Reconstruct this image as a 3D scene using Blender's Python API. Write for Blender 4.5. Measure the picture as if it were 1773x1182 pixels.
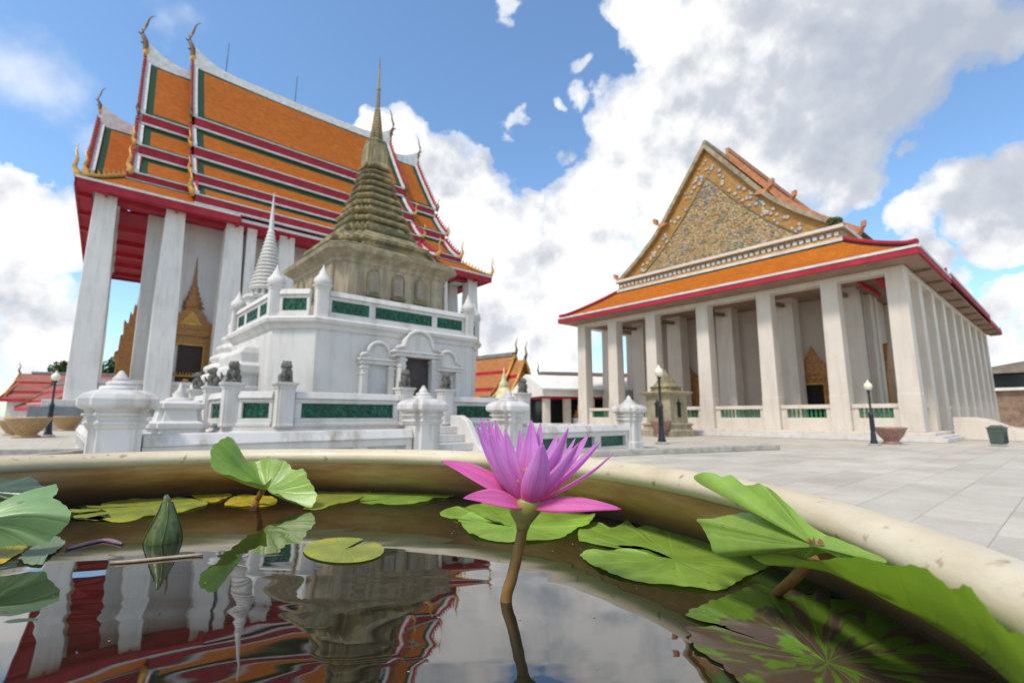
import bpy, math, random
from mathutils import Vector, Matrix, noise
for o in list(bpy.data.objects): bpy.data.objects.remove(o)
SC = bpy.context.scene
COL = SC.collection
PI = math.pi; R = math.radians
rnd = random.Random(7)

# ---------------------------------------------------------------- camera
cd = bpy.data.cameras.new('camera'); cam = bpy.data.objects.new('camera', cd); COL.objects.link(cam)
cam.location = (0, 0, 1.0); cam.rotation_euler = (R(98.7), 0, 0)
cd.sensor_width = 36; cd.lens = 17.14; cd.clip_start = 0.01; cd.clip_end = 4000
cd.dof.use_dof = True; cd.dof.focus_distance = 0.39; cd.dof.aperture_fstop = 11
SC.camera = cam
SC.view_settings.view_transform = 'Standard'; SC.view_settings.look = 'None'
SC.view_settings.gamma = 1; SC.view_settings.use_curve_mapping = False
SC.view_settings.exposure = 0.60
SUN_EL, SUN_AZ = 56, 222          # compass azimuth measured clockwise from +Y

# ---------------------------------------------------------------- sky
BLOBS = [(-0.691,0.673,0.264,0.063,1),(-0.701,0.645,0.304,0.04,1),(-0.668,0.693,0.272,0.044,1),(-0.706,0.684,0.182,0.063,0.9),(-0.691,0.712,0.127,0.073,0.85),(-0.202,0.848,0.49,0.064,1),(-0.135,0.877,0.461,0.081,1),(-0.072,0.883,0.464,0.054,1),(-0.099,0.926,0.364,0.125,1),(0.004,0.922,0.386,0.057,1),(-0.143,0.9,0.413,0.121,1),(-0.263,0.817,0.513,0.026,0.9),(-0.241,0.83,0.504,0.04,1),(0.063,0.958,0.278,0.105,1),(0.13,0.923,0.363,0.085,1),(0.144,0.95,0.276,0.104,1),(-0.019,0.969,0.245,0.082,0.9),(0.169,0.872,0.458,0.059,1),(0.194,0.892,0.409,0.098,1),(0.227,0.832,0.506,0.091,1),(0.289,0.787,0.544,0.085,1),(0.335,0.744,0.578,0.097,1),(0.391,0.696,0.602,0.122,1),(0.237,0.735,0.636,0.062,1),(0.492,0.658,0.57,0.127,1),(0.572,0.611,0.547,0.088,1),(0.542,0.678,0.498,0.084,1),(0.493,0.753,0.437,0.095,1),(0.407,0.79,0.458,0.139,1),(0.536,0.755,0.377,0.051,0.9),(0.334,0.848,0.411,0.132,1),(0.627,0.589,0.51,0.057,0.9),(0.204,0.713,0.671,0.051,1),(0.0,0.731,0.683,0.039,0.52),(0.119,0.783,0.611,0.032,0.45),(0.132,0.809,0.573,0.04,0.46),(0.078,0.825,0.559,0.024,0.48),(0.002,0.845,0.535,0.033,0.48),(0.087,0.867,0.491,0.04,0.5),(0.673,0.666,0.323,0.053,1),(0.703,0.64,0.31,0.053,1),(0.636,0.701,0.322,0.034,0.9),(0.613,0.731,0.299,0.036,0.9),(0.649,0.717,0.254,0.027,0.9),(0.703,0.665,0.253,0.041,1),(0.658,0.723,0.21,0.031,0.7),(0.702,0.695,0.158,0.032,0.9),(0.711,0.695,0.107,0.035,0.8),(-0.02,0.984,0.176,0.083,0.85),(0.087,0.983,0.164,0.094,0.85),(0.634,0.732,0.25,0.031,0.7),(0.601,0.689,0.404,0.023,0.55),(-0.661,0.597,0.455,0.209,0.34),(-0.507,0.652,0.564,0.162,0.3),(-0.629,0.668,0.397,0.116,0.33)]
W_ = bpy.data.worlds.new('World'); SC.world = W_; W_.use_nodes = True
nt = W_.node_tree; N = nt.nodes; Lk = nt.links; N.clear()
def nd(tree, t, **kw):
    n = tree.nodes.new(t)
    for k, v in kw.items(): setattr(n, k, v)
    return n
def wn(t, **kw): return nd(nt, t, **kw)
def wmath(op, a, b=None, clamp=False):
    n = wn('ShaderNodeMath', operation=op); n.use_clamp = clamp
    for i, x in enumerate((a, b)):
        if x is None: continue
        if isinstance(x, (int, float)): n.inputs[i].default_value = x
        else: Lk.new(x, n.inputs[i])
    return n.outputs[0]
tc = wn('ShaderNodeTexCoord'); dirv = tc.outputs['Generated']
sky = wn('ShaderNodeTexSky', sky_type='NISHITA'); sky.sun_disc = False
sky.sun_elevation = R(SUN_EL); sky.sun_rotation = R(SUN_AZ); sky.altitude = 10
sky.air_density = 1.0; sky.dust_density = 0.5; sky.ozone_density = 1.2
# warped direction gives the clouds their billowing edge
n1 = wn('ShaderNodeTexNoise'); n1.inputs['Scale'].default_value = 9; n1.inputs['Detail'].default_value = 12; n1.inputs['Roughness'].default_value = 0.56
Lk.new(dirv, n1.inputs['Vector'])
sub = wn('ShaderNodeVectorMath', operation='SUBTRACT'); Lk.new(n1.outputs['Color'], sub.inputs[0]); sub.inputs[1].default_value = (.5, .5, .5)
scl = wn('ShaderNodeVectorMath', operation='SCALE'); Lk.new(sub.outputs[0], scl.inputs[0]); scl.inputs['Scale'].default_value = 0.17
add = wn('ShaderNodeVectorMath', operation='ADD'); Lk.new(dirv, add.inputs[0]); Lk.new(scl.outputs[0], add.inputs[1])
wd = add.outputs[0]
acc = None
r2 = random.Random(3)
allb = list(BLOBS)
for k in range(16):                # the rest of the sky carries the same kind of clouds
    a = R(r2.uniform(58, 302)); e = R(r2.uniform(4, 60))
    for j in range(3):
        a2 = a + r2.uniform(-.2, .2); e2 = e + r2.uniform(-.08, .08)
        allb.append((math.sin(a2)*math.cos(e2), math.cos(a2)*math.cos(e2), math.sin(e2), r2.uniform(.08, .2), 1))
for (x, y, z, r, s) in allb:
    dn = wn('ShaderNodeVectorMath', operation='DISTANCE'); Lk.new(wd, dn.inputs[0]); dn.inputs[1].default_value = (x, y, z)
    v = wmath('MULTIPLY', wmath('SUBTRACT', 1.0, wmath('MULTIPLY', dn.outputs['Value'], 0.62/r), clamp=True), s)
    acc = v if acc is None else wmath('MAXIMUM', acc, v)
def ramp(tree, stops, src, interp='LINEAR'):
    n = tree.nodes.new('ShaderNodeValToRGB'); n.color_ramp.interpolation = interp
    el = n.color_ramp.elements
    while len(el) < len(stops): el.new(0.5)
    for e, (p, c) in zip(el, stops):
        e.position = p; e.color = (c, c, c, 1) if isinstance(c, (int, float)) else (*c, 1)
    tree.links.new(src, n.inputs[0]); return n.outputs[0]
dens = ramp(nt, [(0.26, 0), (0.35, .60), (0.50, 1)], acc, 'EASE')
# light and dark sides of the clouds: compare noise with noise a step towards the sun
def cloud_noise(off, scale, det):
    a = wn('ShaderNodeVectorMath', operation='ADD'); Lk.new(dirv, a.inputs[0]); a.inputs[1].default_value = off
    n = wn('ShaderNodeTexNoise'); n.inputs['Scale'].default_value = scale; n.inputs['Detail'].default_value = det; n.inputs['Roughness'].default_value = .55
    Lk.new(a.outputs[0], n.inputs['Vector']); return n.outputs['Fac']
relief = wmath('SUBTRACT', cloud_noise((0, 0, 0), 7.5, 6), cloud_noise((-.01, -.01, .035), 7.5, 6))
big = cloud_noise((3, 1, 2), 2.6, 4)
gb = wn('ShaderNodeVectorMath', operation='DISTANCE'); Lk.new(wd, gb.inputs[0]); gb.inputs[1].default_value = (0.582, 0.615, 0.532)
grey = wmath('SUBTRACT', 1.0, wmath('MULTIPLY', gb.outputs['Value'], 1/.40), clamp=True)
tone = wmath('ADD', wmath('MULTIPLY', relief, 2.3), 0.92)
tone = wmath('SUBTRACT', tone, wmath('MULTIPLY', wmath('SUBTRACT', big, .42, clamp=True), 1.1))
tone = wmath('SUBTRACT', tone, wmath('MULTIPLY', grey, .95), clamp=True)
ccol = wn('ShaderNodeValToRGB'); Lk.new(tone, ccol.inputs[0])
el = ccol.color_ramp.elements; el[0].position = 0.0; el[0].color = (.33, .365, .43, 1); el[1].position = 1.0; el[1].color = (.80, .79, .77, 1)
e = el.new(.45); e.color = (.43, .455, .50, 1); e = el.new(.72); e.color = (.62, .63, .645, 1)
bg1 = wn('ShaderNodeBackground'); bg1.inputs['Strength'].default_value = 0.15
# thin milky veil near the horizon, as in any humid sky
sep = wn('ShaderNodeSeparateXYZ'); Lk.new(dirv, sep.inputs[0])
tint = wn('ShaderNodeMix'); tint.data_type = 'RGBA'; tint.blend_type = 'MULTIPLY'; tint.inputs[0].default_value = 1; tint.inputs[7].default_value = (.83, .985, 1.06, 1)
Lk.new(sky.outputs[0], tint.inputs[6]); Lk.new(tint.outputs[2], bg1.inputs['Color'])
bg2 = wn('ShaderNodeBackground'); bg2.inputs['Strength'].default_value = 1.0; Lk.new(ccol.outputs[0], bg2.inputs['Color'])
mx = wn('ShaderNodeMixShader'); Lk.new(dens, mx.inputs[0]); Lk.new(bg1.outputs[0], mx.inputs[1]); Lk.new(bg2.outputs[0], mx.inputs[2])
out = wn('ShaderNodeOutputWorld'); Lk.new(mx.outputs[0], out.inputs['Surface'])

# ---------------------------------------------------------------- sun (veiled, so a wide soft disc)
sl = bpy.data.lights.new('sun', 'SUN'); sun = bpy.data.objects.new('sun', sl); COL.objects.link(sun)
sl.energy = 2.0; sl.angle = R(9); sl.color = (1, .92, .82)
sd = Vector((math.sin(R(SUN_AZ))*math.cos(R(SUN_EL)), math.cos(R(SUN_AZ))*math.cos(R(SUN_EL)), math.sin(R(SUN_EL))))
sun.rotation_euler = sd.to_track_quat('Z', 'Y').to_euler()

# ================================================================ materials
MATS = {}
def mat(name, base, rough=.7, spec=.4, var=0.0, vscale=3.0, bump=0.0, bscale=20, build=None, metal=0, coat=0, ior=None):
    if name in MATS: return MATS[name]
    m = bpy.data.materials.new(name); m.use_nodes = True; t = m.node_tree
    b = t.nodes['Principled BSDF']
    b.inputs['Base Color'].default_value = (*base, 1); b.inputs['Roughness'].default_value = rough
    b.inputs['Specular IOR Level'].default_value = spec; b.inputs['Metallic'].default_value = metal
    b.inputs['Coat Weight'].default_value = coat
    if ior: b.inputs['IOR'].default_value = ior
    geo = t.nodes.new('ShaderNodeNewGeometry')
    if var:
        n = t.nodes.new('ShaderNodeTexNoise'); n.inputs['Scale'].default_value = vscale; n.inputs['Detail'].default_value = 6; n.inputs['Roughness'].default_value = .6
        t.links.new(geo.outputs['Position'], n.inputs['Vector'])
        c = ramp(t, [(0.3, tuple(x*(1-var) for x in base)), (0.7, tuple(min(1, x*(1+var*.5)) for x in base))], n.outputs['Fac'])
        t.links.new(c, b.inputs['Base Color'])
    if bump:
        n2 = t.nodes.new('ShaderNodeTexNoise'); n2.inputs['Scale'].default_value = bscale; n2.inputs['Detail'].default_value = 5
        t.links.new(geo.outputs['Position'], n2.inputs['Vector'])
        bp = t.nodes.new('ShaderNodeBump'); bp.inputs['Strength'].default_value = bump; bp.inputs['Distance'].default_value = .02
        t.links.new(n2.outputs['Fac'], bp.inputs['Height']); t.links.new(bp.outputs[0], b.inputs['Normal'])
    if build: build(t, b, geo)
    MATS[name] = m; return m
def mixc(t, fac, a, b, blend='MIX'):
    n = t.nodes.new('ShaderNodeMix'); n.data_type = 'RGBA'; n.blend_type = blend
    for i, x in ((0, fac), (6, a), (7, b)):
        if isinstance(x, (int, float)): n.inputs[i].default_value = x
        elif isinstance(x, tuple): n.inputs[i].default_value = (*x, 1)
        else: t.links.new(x, n.inputs[i])
    return n.outputs[2]
def tex(t, kind, scale, vec, **kw):
    n = t.nodes.new(kind); n.inputs['Scale'].default_value = scale; t.links.new(vec, n.inputs['Vector'])
    for k, v in kw.items():
        if k in n.inputs: n.inputs[k].default_value = v
        else: setattr(n, k, v)
    return n
def mapping(t, vec, scale, rot=(0, 0, 0)):
    n = t.nodes.new('ShaderNodeMapping'); n.inputs['Scale'].default_value = scale; n.inputs['Rotation'].default_value = rot
    t.links.new(vec, n.inputs['Vector']); return n.outputs[0]
def bumpn(t, b, h, s, d=.02):
    bp = t.nodes.new('ShaderNodeBump'); bp.inputs['Strength'].default_value = s; bp.inputs['Distance'].default_value = d
    t.links.new(h, bp.inputs['Height']); t.links.new(bp.outputs[0], b.inputs['Normal'])

def plaster(base, grime, amt):
    def f(t, b, geo):
        P = geo.outputs['Position']
        streak = tex(t, 'ShaderNodeTexNoise', 1.0, mapping(t, P, (3.2, 3.2, .35)), Detail=7, Roughness=.65)
        blot = tex(t, 'ShaderNodeTexNoise', .55, P, Detail=8, Roughness=.65)
        fine = tex(t, 'ShaderNodeTexNoise', 9, P, Detail=6)
        f1 = ramp(t, [(.48, 0), (.74, amt)], streak.outputs['Fac'])
        c = mixc(t, f1, base, grime)
        f2 = ramp(t, [(.40, .14), (.62, 0)], blot.outputs['Fac'])
        c = mixc(t, f2, c, tuple(x*.75 for x in grime))
        c = mixc(t, ramp(t, [(.35, .06), (.6, 0)], fine.outputs['Fac']), c, tuple(x*.7 for x in base))
        t.links.new(c, b.inputs['Base Color']); bumpn(t, b, fine.outputs['Fac'], .25, .01)
    return f
WHITE = mat('white_plaster', (.76, .76, .77), .75, build=plaster((.63, .605, .575), (.36, .33, .28), .6))
STAINED = mat('stained_plaster', (.76, .76, .77), .75, build=plaster((.64, .62, .595), (.22, .16, .11), .75))
WHITEV = mat('limewashed_pillar', (.7, .7, .7), .75, build=plaster((.71, .685, .65), (.42, .39, .34), .5))
CREAM = mat('cream_plaster', (.74, .69, .63), .75, build=plaster((.65, .58, .50), (.42, .33, .25), .5))
WALLTAN = mat('wall_tan', (.46, .40, .35), .8, build=plaster((.58, .50, .43), (.42, .35, .29), .3))
VWALL = mat('viharn_wall', (.62, .60, .60), .8, build=plaster((.80, .76, .74), (.62, .56, .52), .4))
def stonef(t, b, geo):
    P = geo.outputs['Position']
    a = tex(t, 'ShaderNodeTexNoise', 1.3, P, Detail=9, Roughness=.68)
    s = tex(t, 'ShaderNodeTexNoise', 1.0, mapping(t, P, (4, 4, .6)), Detail=7, Roughness=.6)
    f = tex(t, 'ShaderNodeTexNoise', 14, P, Detail=7)
    c = ramp(t, [(.30, (.12, .10, .055)), (.45, (.31, .25, .12)), (.60, (.45, .36, .17)), (.74, (.54, .46, .27))], a.outputs['Fac'])
    c = mixc(t, ramp(t, [(.42, .7), (.62, 0)], s.outputs['Fac']), c, (.10, .095, .07))
    c = mixc(t, ramp(t, [(.60, 0), (.75, .6)], a.outputs['Fac']), c, (.36, .22, .12))
    c = mixc(t, ramp(t, [(.35, .35), (.6, 0)], f.outputs['Fac']), c, (.08, .08, .06))
    t.links.new(c, b.inputs['Base Color']); bumpn(t, b, f.outputs['Fac'], .6, .04)
STONE = mat('weathered_stone', (.3, .28, .2), .9, build=stonef)
def stone2(t, b, geo):
    P = geo.outputs['Position']
    a = tex(t, 'ShaderNodeTexNoise', 1.6, P, Detail=8, Roughness=.66)
    s = tex(t, 'ShaderNodeTexNoise', 1.0, mapping(t, P, (6, 6, .8)), Detail=7, Roughness=.6)
    c = ramp(t, [(.36, (.27, .26, .16)), (.5, (.40, .33, .225)), (.64, (.46, .36, .25))], a.outputs['Fac'])
    c = mixc(t, ramp(t, [(.42, .55), (.6, 0)], s.outputs['Fac']), c, (.19, .155, .105))
    c = mixc(t, ramp(t, [(.6, 0), (.72, .5)], s.outputs['Fac']), c, (.28, .35, .25))
    t.links.new(c, b.inputs['Base Color']); bumpn(t, b, a.outputs['Fac'], .5, .04)
STONEW = mat('stone_wall', (.3, .28, .2), .88, build=stone2)
LION = mat('grey_carved_stone', (.16, .15, .13), .9, var=.6, vscale=25, bump=1.0, bscale=60)
def tilef(base, dark, sc=(3.2, 4.5)):
    def f(t, b, geo):
        uv = t.nodes.new('ShaderNodeUVMap').outputs[0]
        br = t.nodes.new('ShaderNodeTexBrick'); t.links.new(uv, br.inputs['Vector'])
        br.inputs['Scale'].default_value = 1; br.inputs['Brick Width'].default_value = 1/sc[0]; br.inputs['Row Height'].default_value = 1/sc[1]
        br.inputs['Mortar Size'].default_value = .012; br.inputs['Color1'].default_value = (*base, 1)
        br.inputs['Color2'].default_value = (*[x*.66 for x in base], 1); br.inputs['Mortar'].default_value = (*dark, 1)
        n = tex(t, 'ShaderNodeTexNoise', .5, geo.outputs['Position'], Detail=8, Roughness=.65)
        st = tex(t, 'ShaderNodeTexNoise', 1, mapping(t, uv, (.12, 1.4, 1)), Detail=6, Roughness=.6)
        c = mixc(t, ramp(t, [(.42, .45), (.62, 0)], n.outputs['Fac']), br.outputs['Color'], tuple(x*.6 for x in base))
        c = mixc(t, ramp(t, [(.5, 0), (.72, .4)], st.outputs['Fac']), c, tuple(x*.45 for x in base))
        t.links.new(c, b.inputs['Base Color']); bumpn(t, b, br.outputs['Fac'], .5, -.03)
    return f
ORANGE = mat('orange_roof_tile', (.50, .17, .025), .6, .15, build=tilef((.50, .135, .008), (.17, .04, .008), (2.6, 3.6)))
ORANGE2 = mat('deep_orange_roof_tile', (.50, .17, .025), .6, .15, build=tilef((.60, .165, .008), (.22, .07, .015), (4.5, 6)))
GREENT = mat('green_roof_tile', (.03, .075, .045), .6, .2, build=tilef((.022, .075, .03), (.015, .03, .02)))
REDP = mat('red_paint', (.36, .028, .045), .7, .2, var=.25, vscale=1.2)
REDD = mat('dark_red_paint', (.42, .012, .03), .6, var=.3, vscale=1.2)
SOFF = mat('brown_soffit_boards', (.30, .20, .14), .8, var=.3, vscale=2)
GREYW = mat('grey_white_trim', (.62, .62, .60), .8, var=.25, vscale=2)
GOLD = mat('gold_lacquer', (.62, .33, .07), .4, metal=.35, var=.45, vscale=5, bump=.6, bscale=22)
GOLDC = mat('carved_gold_brown', (.50, .24, .08), .5, metal=.2, var=.6, vscale=9, bump=1.0, bscale=18)
DARKG = mat('tarnished_finial', (.17, .10, .05), .55, metal=.2, var=.5, vscale=3)
WOODD = mat('dark_door_wood', (.055, .025, .018), .5, var=.4, vscale=6)
BLACK = mat('opening_shade', (.02, .018, .016), .9)  # near-black flat panels paint the darkness inside door and niche openings
IRON = mat('black_iron', (.016, .018, .024), .4, .5, var=.3, vscale=8)
GLOBE = mat('cream_glass_globe', (.80, .76, .58), .25, .5, var=.12, vscale=7)
BINM = mat('green_plastic_bin', (.07, .10, .08), .5, var=.3, vscale=6)
BEAMW = mat('old_timber', (.20, .15, .09), .8, var=.4, vscale=3)
def ceram(t, b, geo):
    oi = t.nodes.new('ShaderNodeTexCoord').outputs['Object']
    v = tex(t, 'ShaderNodeTexVoronoi', 30, oi); n = tex(t, 'ShaderNodeTexNoise', 6, geo.outputs['Position'], Detail=5)
    c = mixc(t, ramp(t, [(.1, 0), (.55, 1)], v.outputs['Distance']), (.015, .17, .085), (.006, .055, .03))
    c = mixc(t, ramp(t, [(.5, 0), (.7, .5)], n.outputs['Fac']), c, (.03, .24, .12))
    t.links.new(c, b.inputs['Base Color']); bumpn(t, b, v.outputs['Distance'], .6, .02)
CERAM = mat('green_glazed_ceramic', (.01, .14, .07), .3, build=ceram)
GBAL = mat('green_glazed_baluster', (.02, .19, .075), .28, var=.4, vscale=6)
def mosaic(t, b, geo):
    P = geo.outputs['Position']
    v = tex(t, 'ShaderNodeTexVoronoi', 9, P)
    sp = t.nodes.new('ShaderNodeSeparateColor'); t.links.new(v.outputs['Color'], sp.inputs[0])
    c = ramp(t, [(0, (.34, .23, .10)), (.2, (.46, .32, .15)), (.38, (.20, .16, .07)), (.5, (.54, .38, .20)), (.66, (.40, .17, .05)), (.78, (.54, .42, .27)), (.90, (.12, .16, .09)), (.96, (.16, .24, .40))], sp.outputs[0], 'CONSTANT')
    c = mixc(t, ramp(t, [(.25, 0), (.6, .75)], v.outputs['Distance']), c, (.24, .15, .055))
    n = tex(t, 'ShaderNodeTexNoise', .7, P, Detail=5)
    c = mixc(t, ramp(t, [(.4, .3), (.6, 0)], n.outputs['Fac']), c, (.30, .22, .10))
    t.links.new(c, b.inputs['Base Color']); bumpn(t, b, v.outputs['Distance'], .8, -.05)
MOSAIC = mat('porcelain_mosaic', (.4, .3, .18), .45, build=mosaic)
def ochre(t, b, geo):
    P = geo.outputs['Position']
    v = tex(t, 'ShaderNodeTexVoronoi', 7, P); n = tex(t, 'ShaderNodeTexNoise', 3, P, Detail=8)
    c = mixc(t, n.outputs['Fac'], (.24, .10, .02), (.46, .25, .06))
    c = mixc(t, ramp(t, [(.12, .7), (.35, 0)], v.outputs['Distance']), c, (.30, .17, .05))
    t.links.new(c, b.inputs['Base Color']); bumpn(t, b, v.outputs['Distance'], .7, -.04)
OCHRE = mat('ochre_glaze_border', (.36, .18, .05), .45, build=ochre)
PINKR = mat('pink_ridge_glaze', (.50, .22, .10), .55, var=.4, vscale=4)
MOSSR = mat('mossy_ridge', (.33, .27, .17), .8, var=.5, vscale=3)
def potf(t, b, geo):
    P = geo.outputs['Position']
    n = tex(t, 'ShaderNodeTexNoise', 5, P, Detail=8, Roughness=.6)
    cr = tex(t, 'ShaderNodeTexVoronoi', 55, P, feature='DISTANCE_TO_EDGE'); fl = tex(t, 'ShaderNodeTexNoise', 90, P, Detail=3)
    c = ramp(t, [(.3, (.46, .37, .23)), (.5, (.60, .51, .35)), (.7, (.70, .62, .46))], n.outputs['Fac'])
    c = mixc(t, ramp(t, [(0, .07), (.02, 0)], cr.outputs['Distance']), c, (.34, .25, .13))
    c = mixc(t, ramp(t, [(.64, 0), (.72, .7)], fl.outputs['Fac']), c, (.25, .15, .07))
    di = tex(t, 'ShaderNodeTexNoise', 1, mapping(t, P, (9, 9, 60)), Detail=9, Roughness=.7); c = mixc(t, ramp(t, [(.5, 0), (.70, .32)], di.outputs['Fac']), c, (.33, .24, .12)); bumpn(t, b, di.outputs['Fac'], .3, .002)
    t.links.new(c, b.inputs['Base Color'])
POTM = mat('cream_crackle_glaze', (.7, .6, .4), .42, .4, build=potf)
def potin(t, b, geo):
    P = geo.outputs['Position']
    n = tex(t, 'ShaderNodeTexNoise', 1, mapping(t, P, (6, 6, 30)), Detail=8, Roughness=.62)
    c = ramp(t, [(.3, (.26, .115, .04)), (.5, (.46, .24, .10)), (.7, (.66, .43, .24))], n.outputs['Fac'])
    # wall colour darkens towards the waterline
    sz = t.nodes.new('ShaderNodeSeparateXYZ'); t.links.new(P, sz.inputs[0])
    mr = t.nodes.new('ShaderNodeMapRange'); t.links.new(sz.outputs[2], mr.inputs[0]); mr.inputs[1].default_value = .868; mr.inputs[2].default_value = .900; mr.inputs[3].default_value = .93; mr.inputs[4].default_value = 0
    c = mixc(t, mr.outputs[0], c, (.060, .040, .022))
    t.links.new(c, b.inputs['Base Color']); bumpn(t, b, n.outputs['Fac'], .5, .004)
POTIN = mat('brown_inner_glaze', (.35, .24, .12), .55, .4, build=potin)
def waterf(t, b, geo):
    P = geo.outputs['Position']
    n = tex(t, 'ShaderNodeTexNoise', 1, mapping(t, P, (5, 13, 1), (0, 0, .15)), Detail=2, Roughness=.35, Distortion=.4)
    m = tex(t, 'ShaderNodeTexNoise', 26, P, Detail=1)
    a = t.nodes.new('ShaderNodeMath'); a.operation = 'MULTIPLY_ADD'; t.links.new(m.outputs['Fac'], a.inputs[0]); a.inputs[1].default_value = .05; t.links.new(n.outputs['Fac'], a.inputs[2])
    bumpn(t, b, a.outputs[0], .35, .0030); t.links.new(b.inputs['Normal'].links[0].from_socket, b.inputs['Coat Normal']); b.inputs['Coat Roughness'].default_value = .01; b.inputs['Coat IOR'].default_value = 1.6
WATER = mat('dark_pond_water', (.010, .009, .006), .015, .9, ior=1.62, coat=.35, build=waterf)
def pavef(t, b, geo, joints=True):
    P = geo.outputs['Position']
    pr = mapping(t, P, (1, 1, 1), (0, 0, -R(40.8)))
    n = tex(t, 'ShaderNodeTexNoise', .9, P, Detail=9, Roughness=.66); f = tex(t, 'ShaderNodeTexNoise', 30, P, Detail=6)
    c = ramp(t, [(.32, (.45, .40, .32)), (.5, (.55, .50, .41)), (.68, (.62, .57, .48))], n.outputs['Fac'])
    c = mixc(t, ramp(t, [(.35, .25), (.6, 0)], f.outputs['Fac']), c, (.36, .33, .29))
    st = tex(t, 'ShaderNodeTexNoise', .28, P, Detail=10, Roughness=.75); c = mixc(t, ramp(t, [(.50, 0), (.66, .45)], st.outputs['Fac']), c, (.36, .32, .27))
    if joints:
        br = t.nodes.new('ShaderNodeTexBrick'); t.links.new(pr, br.inputs['Vector']); br.inputs['Scale'].default_value = 1
        br.inputs['Brick Width'].default_value = 1.2; br.inputs['Row Height'].default_value = .6; br.inputs['Mortar Size'].default_value = .012
        br.inputs['Color1'].default_value = (1, 1, 1, 1); br.inputs['Color2'].default_value = (.9, .89, .88, 1); br.inputs['Mortar'].default_value = (.62, .58, .54, 1)
        c = mixc(t, 1.0, c, br.outputs['Color'], 'MULTIPLY')
    else:
        oi = t.nodes.new('ShaderNodeObjectInfo')
        c = mixc(t, 1.0, c, ramp(t, [(0, .84), (1, 1.04)], oi.outputs['Random']), 'MULTIPLY')
    t.links.new(c, b.inputs['Base Color']); bumpn(t, b, f.outputs['Fac'], .2, .004)
GROUND = mat('pale_stone_paving', (.6, .58, .53), .75, build=lambda t, b, g: pavef(t, b, g, True))
PAVER = mat('pale_stone_slab', (.6, .58, .53), .7, build=lambda t, b, g: pavef(t, b, g, False))
CURBM = mat('grey_stone_curb', (.42, .39, .34), .8, var=.35, vscale=5, bump=.4)
SLATE = mat('grey_slate_band', (.20, .21, .22), .7, var=.3, vscale=2)
CLAYP = mat('ochre_clay_glaze', (.42, .27, .12), .5, var=.5, vscale=14, bump=.5, bscale=25)
PINKP = mat('painted_pink_glaze', (.36, .20, .16), .5, var=.7, vscale=22)
FOL = mat('green_foliage', (.06, .11, .03), .7, var=.55, vscale=1.5)
BARK = mat('brown_bark', (.12, .08, .05), .9, var=.4, vscale=6)
TINR = mat('rusty_tin_roof', (.26, .21, .17), .7, var=.5, vscale=.8)
BRWN = mat('brown_brick_wall', (.30, .20, .14), .85, var=.4, vscale=2)
PALER = mat('pale_concrete_roof', (.84, .80, .74), .8, var=.2, vscale=1)
GLOSSD = mat('dark_glossy_panel', (.03, .04, .045), .1, .8)
REDR = mat('dull_red_roof', (.30, .08, .05), .6, var=.35, vscale=.7)

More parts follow.
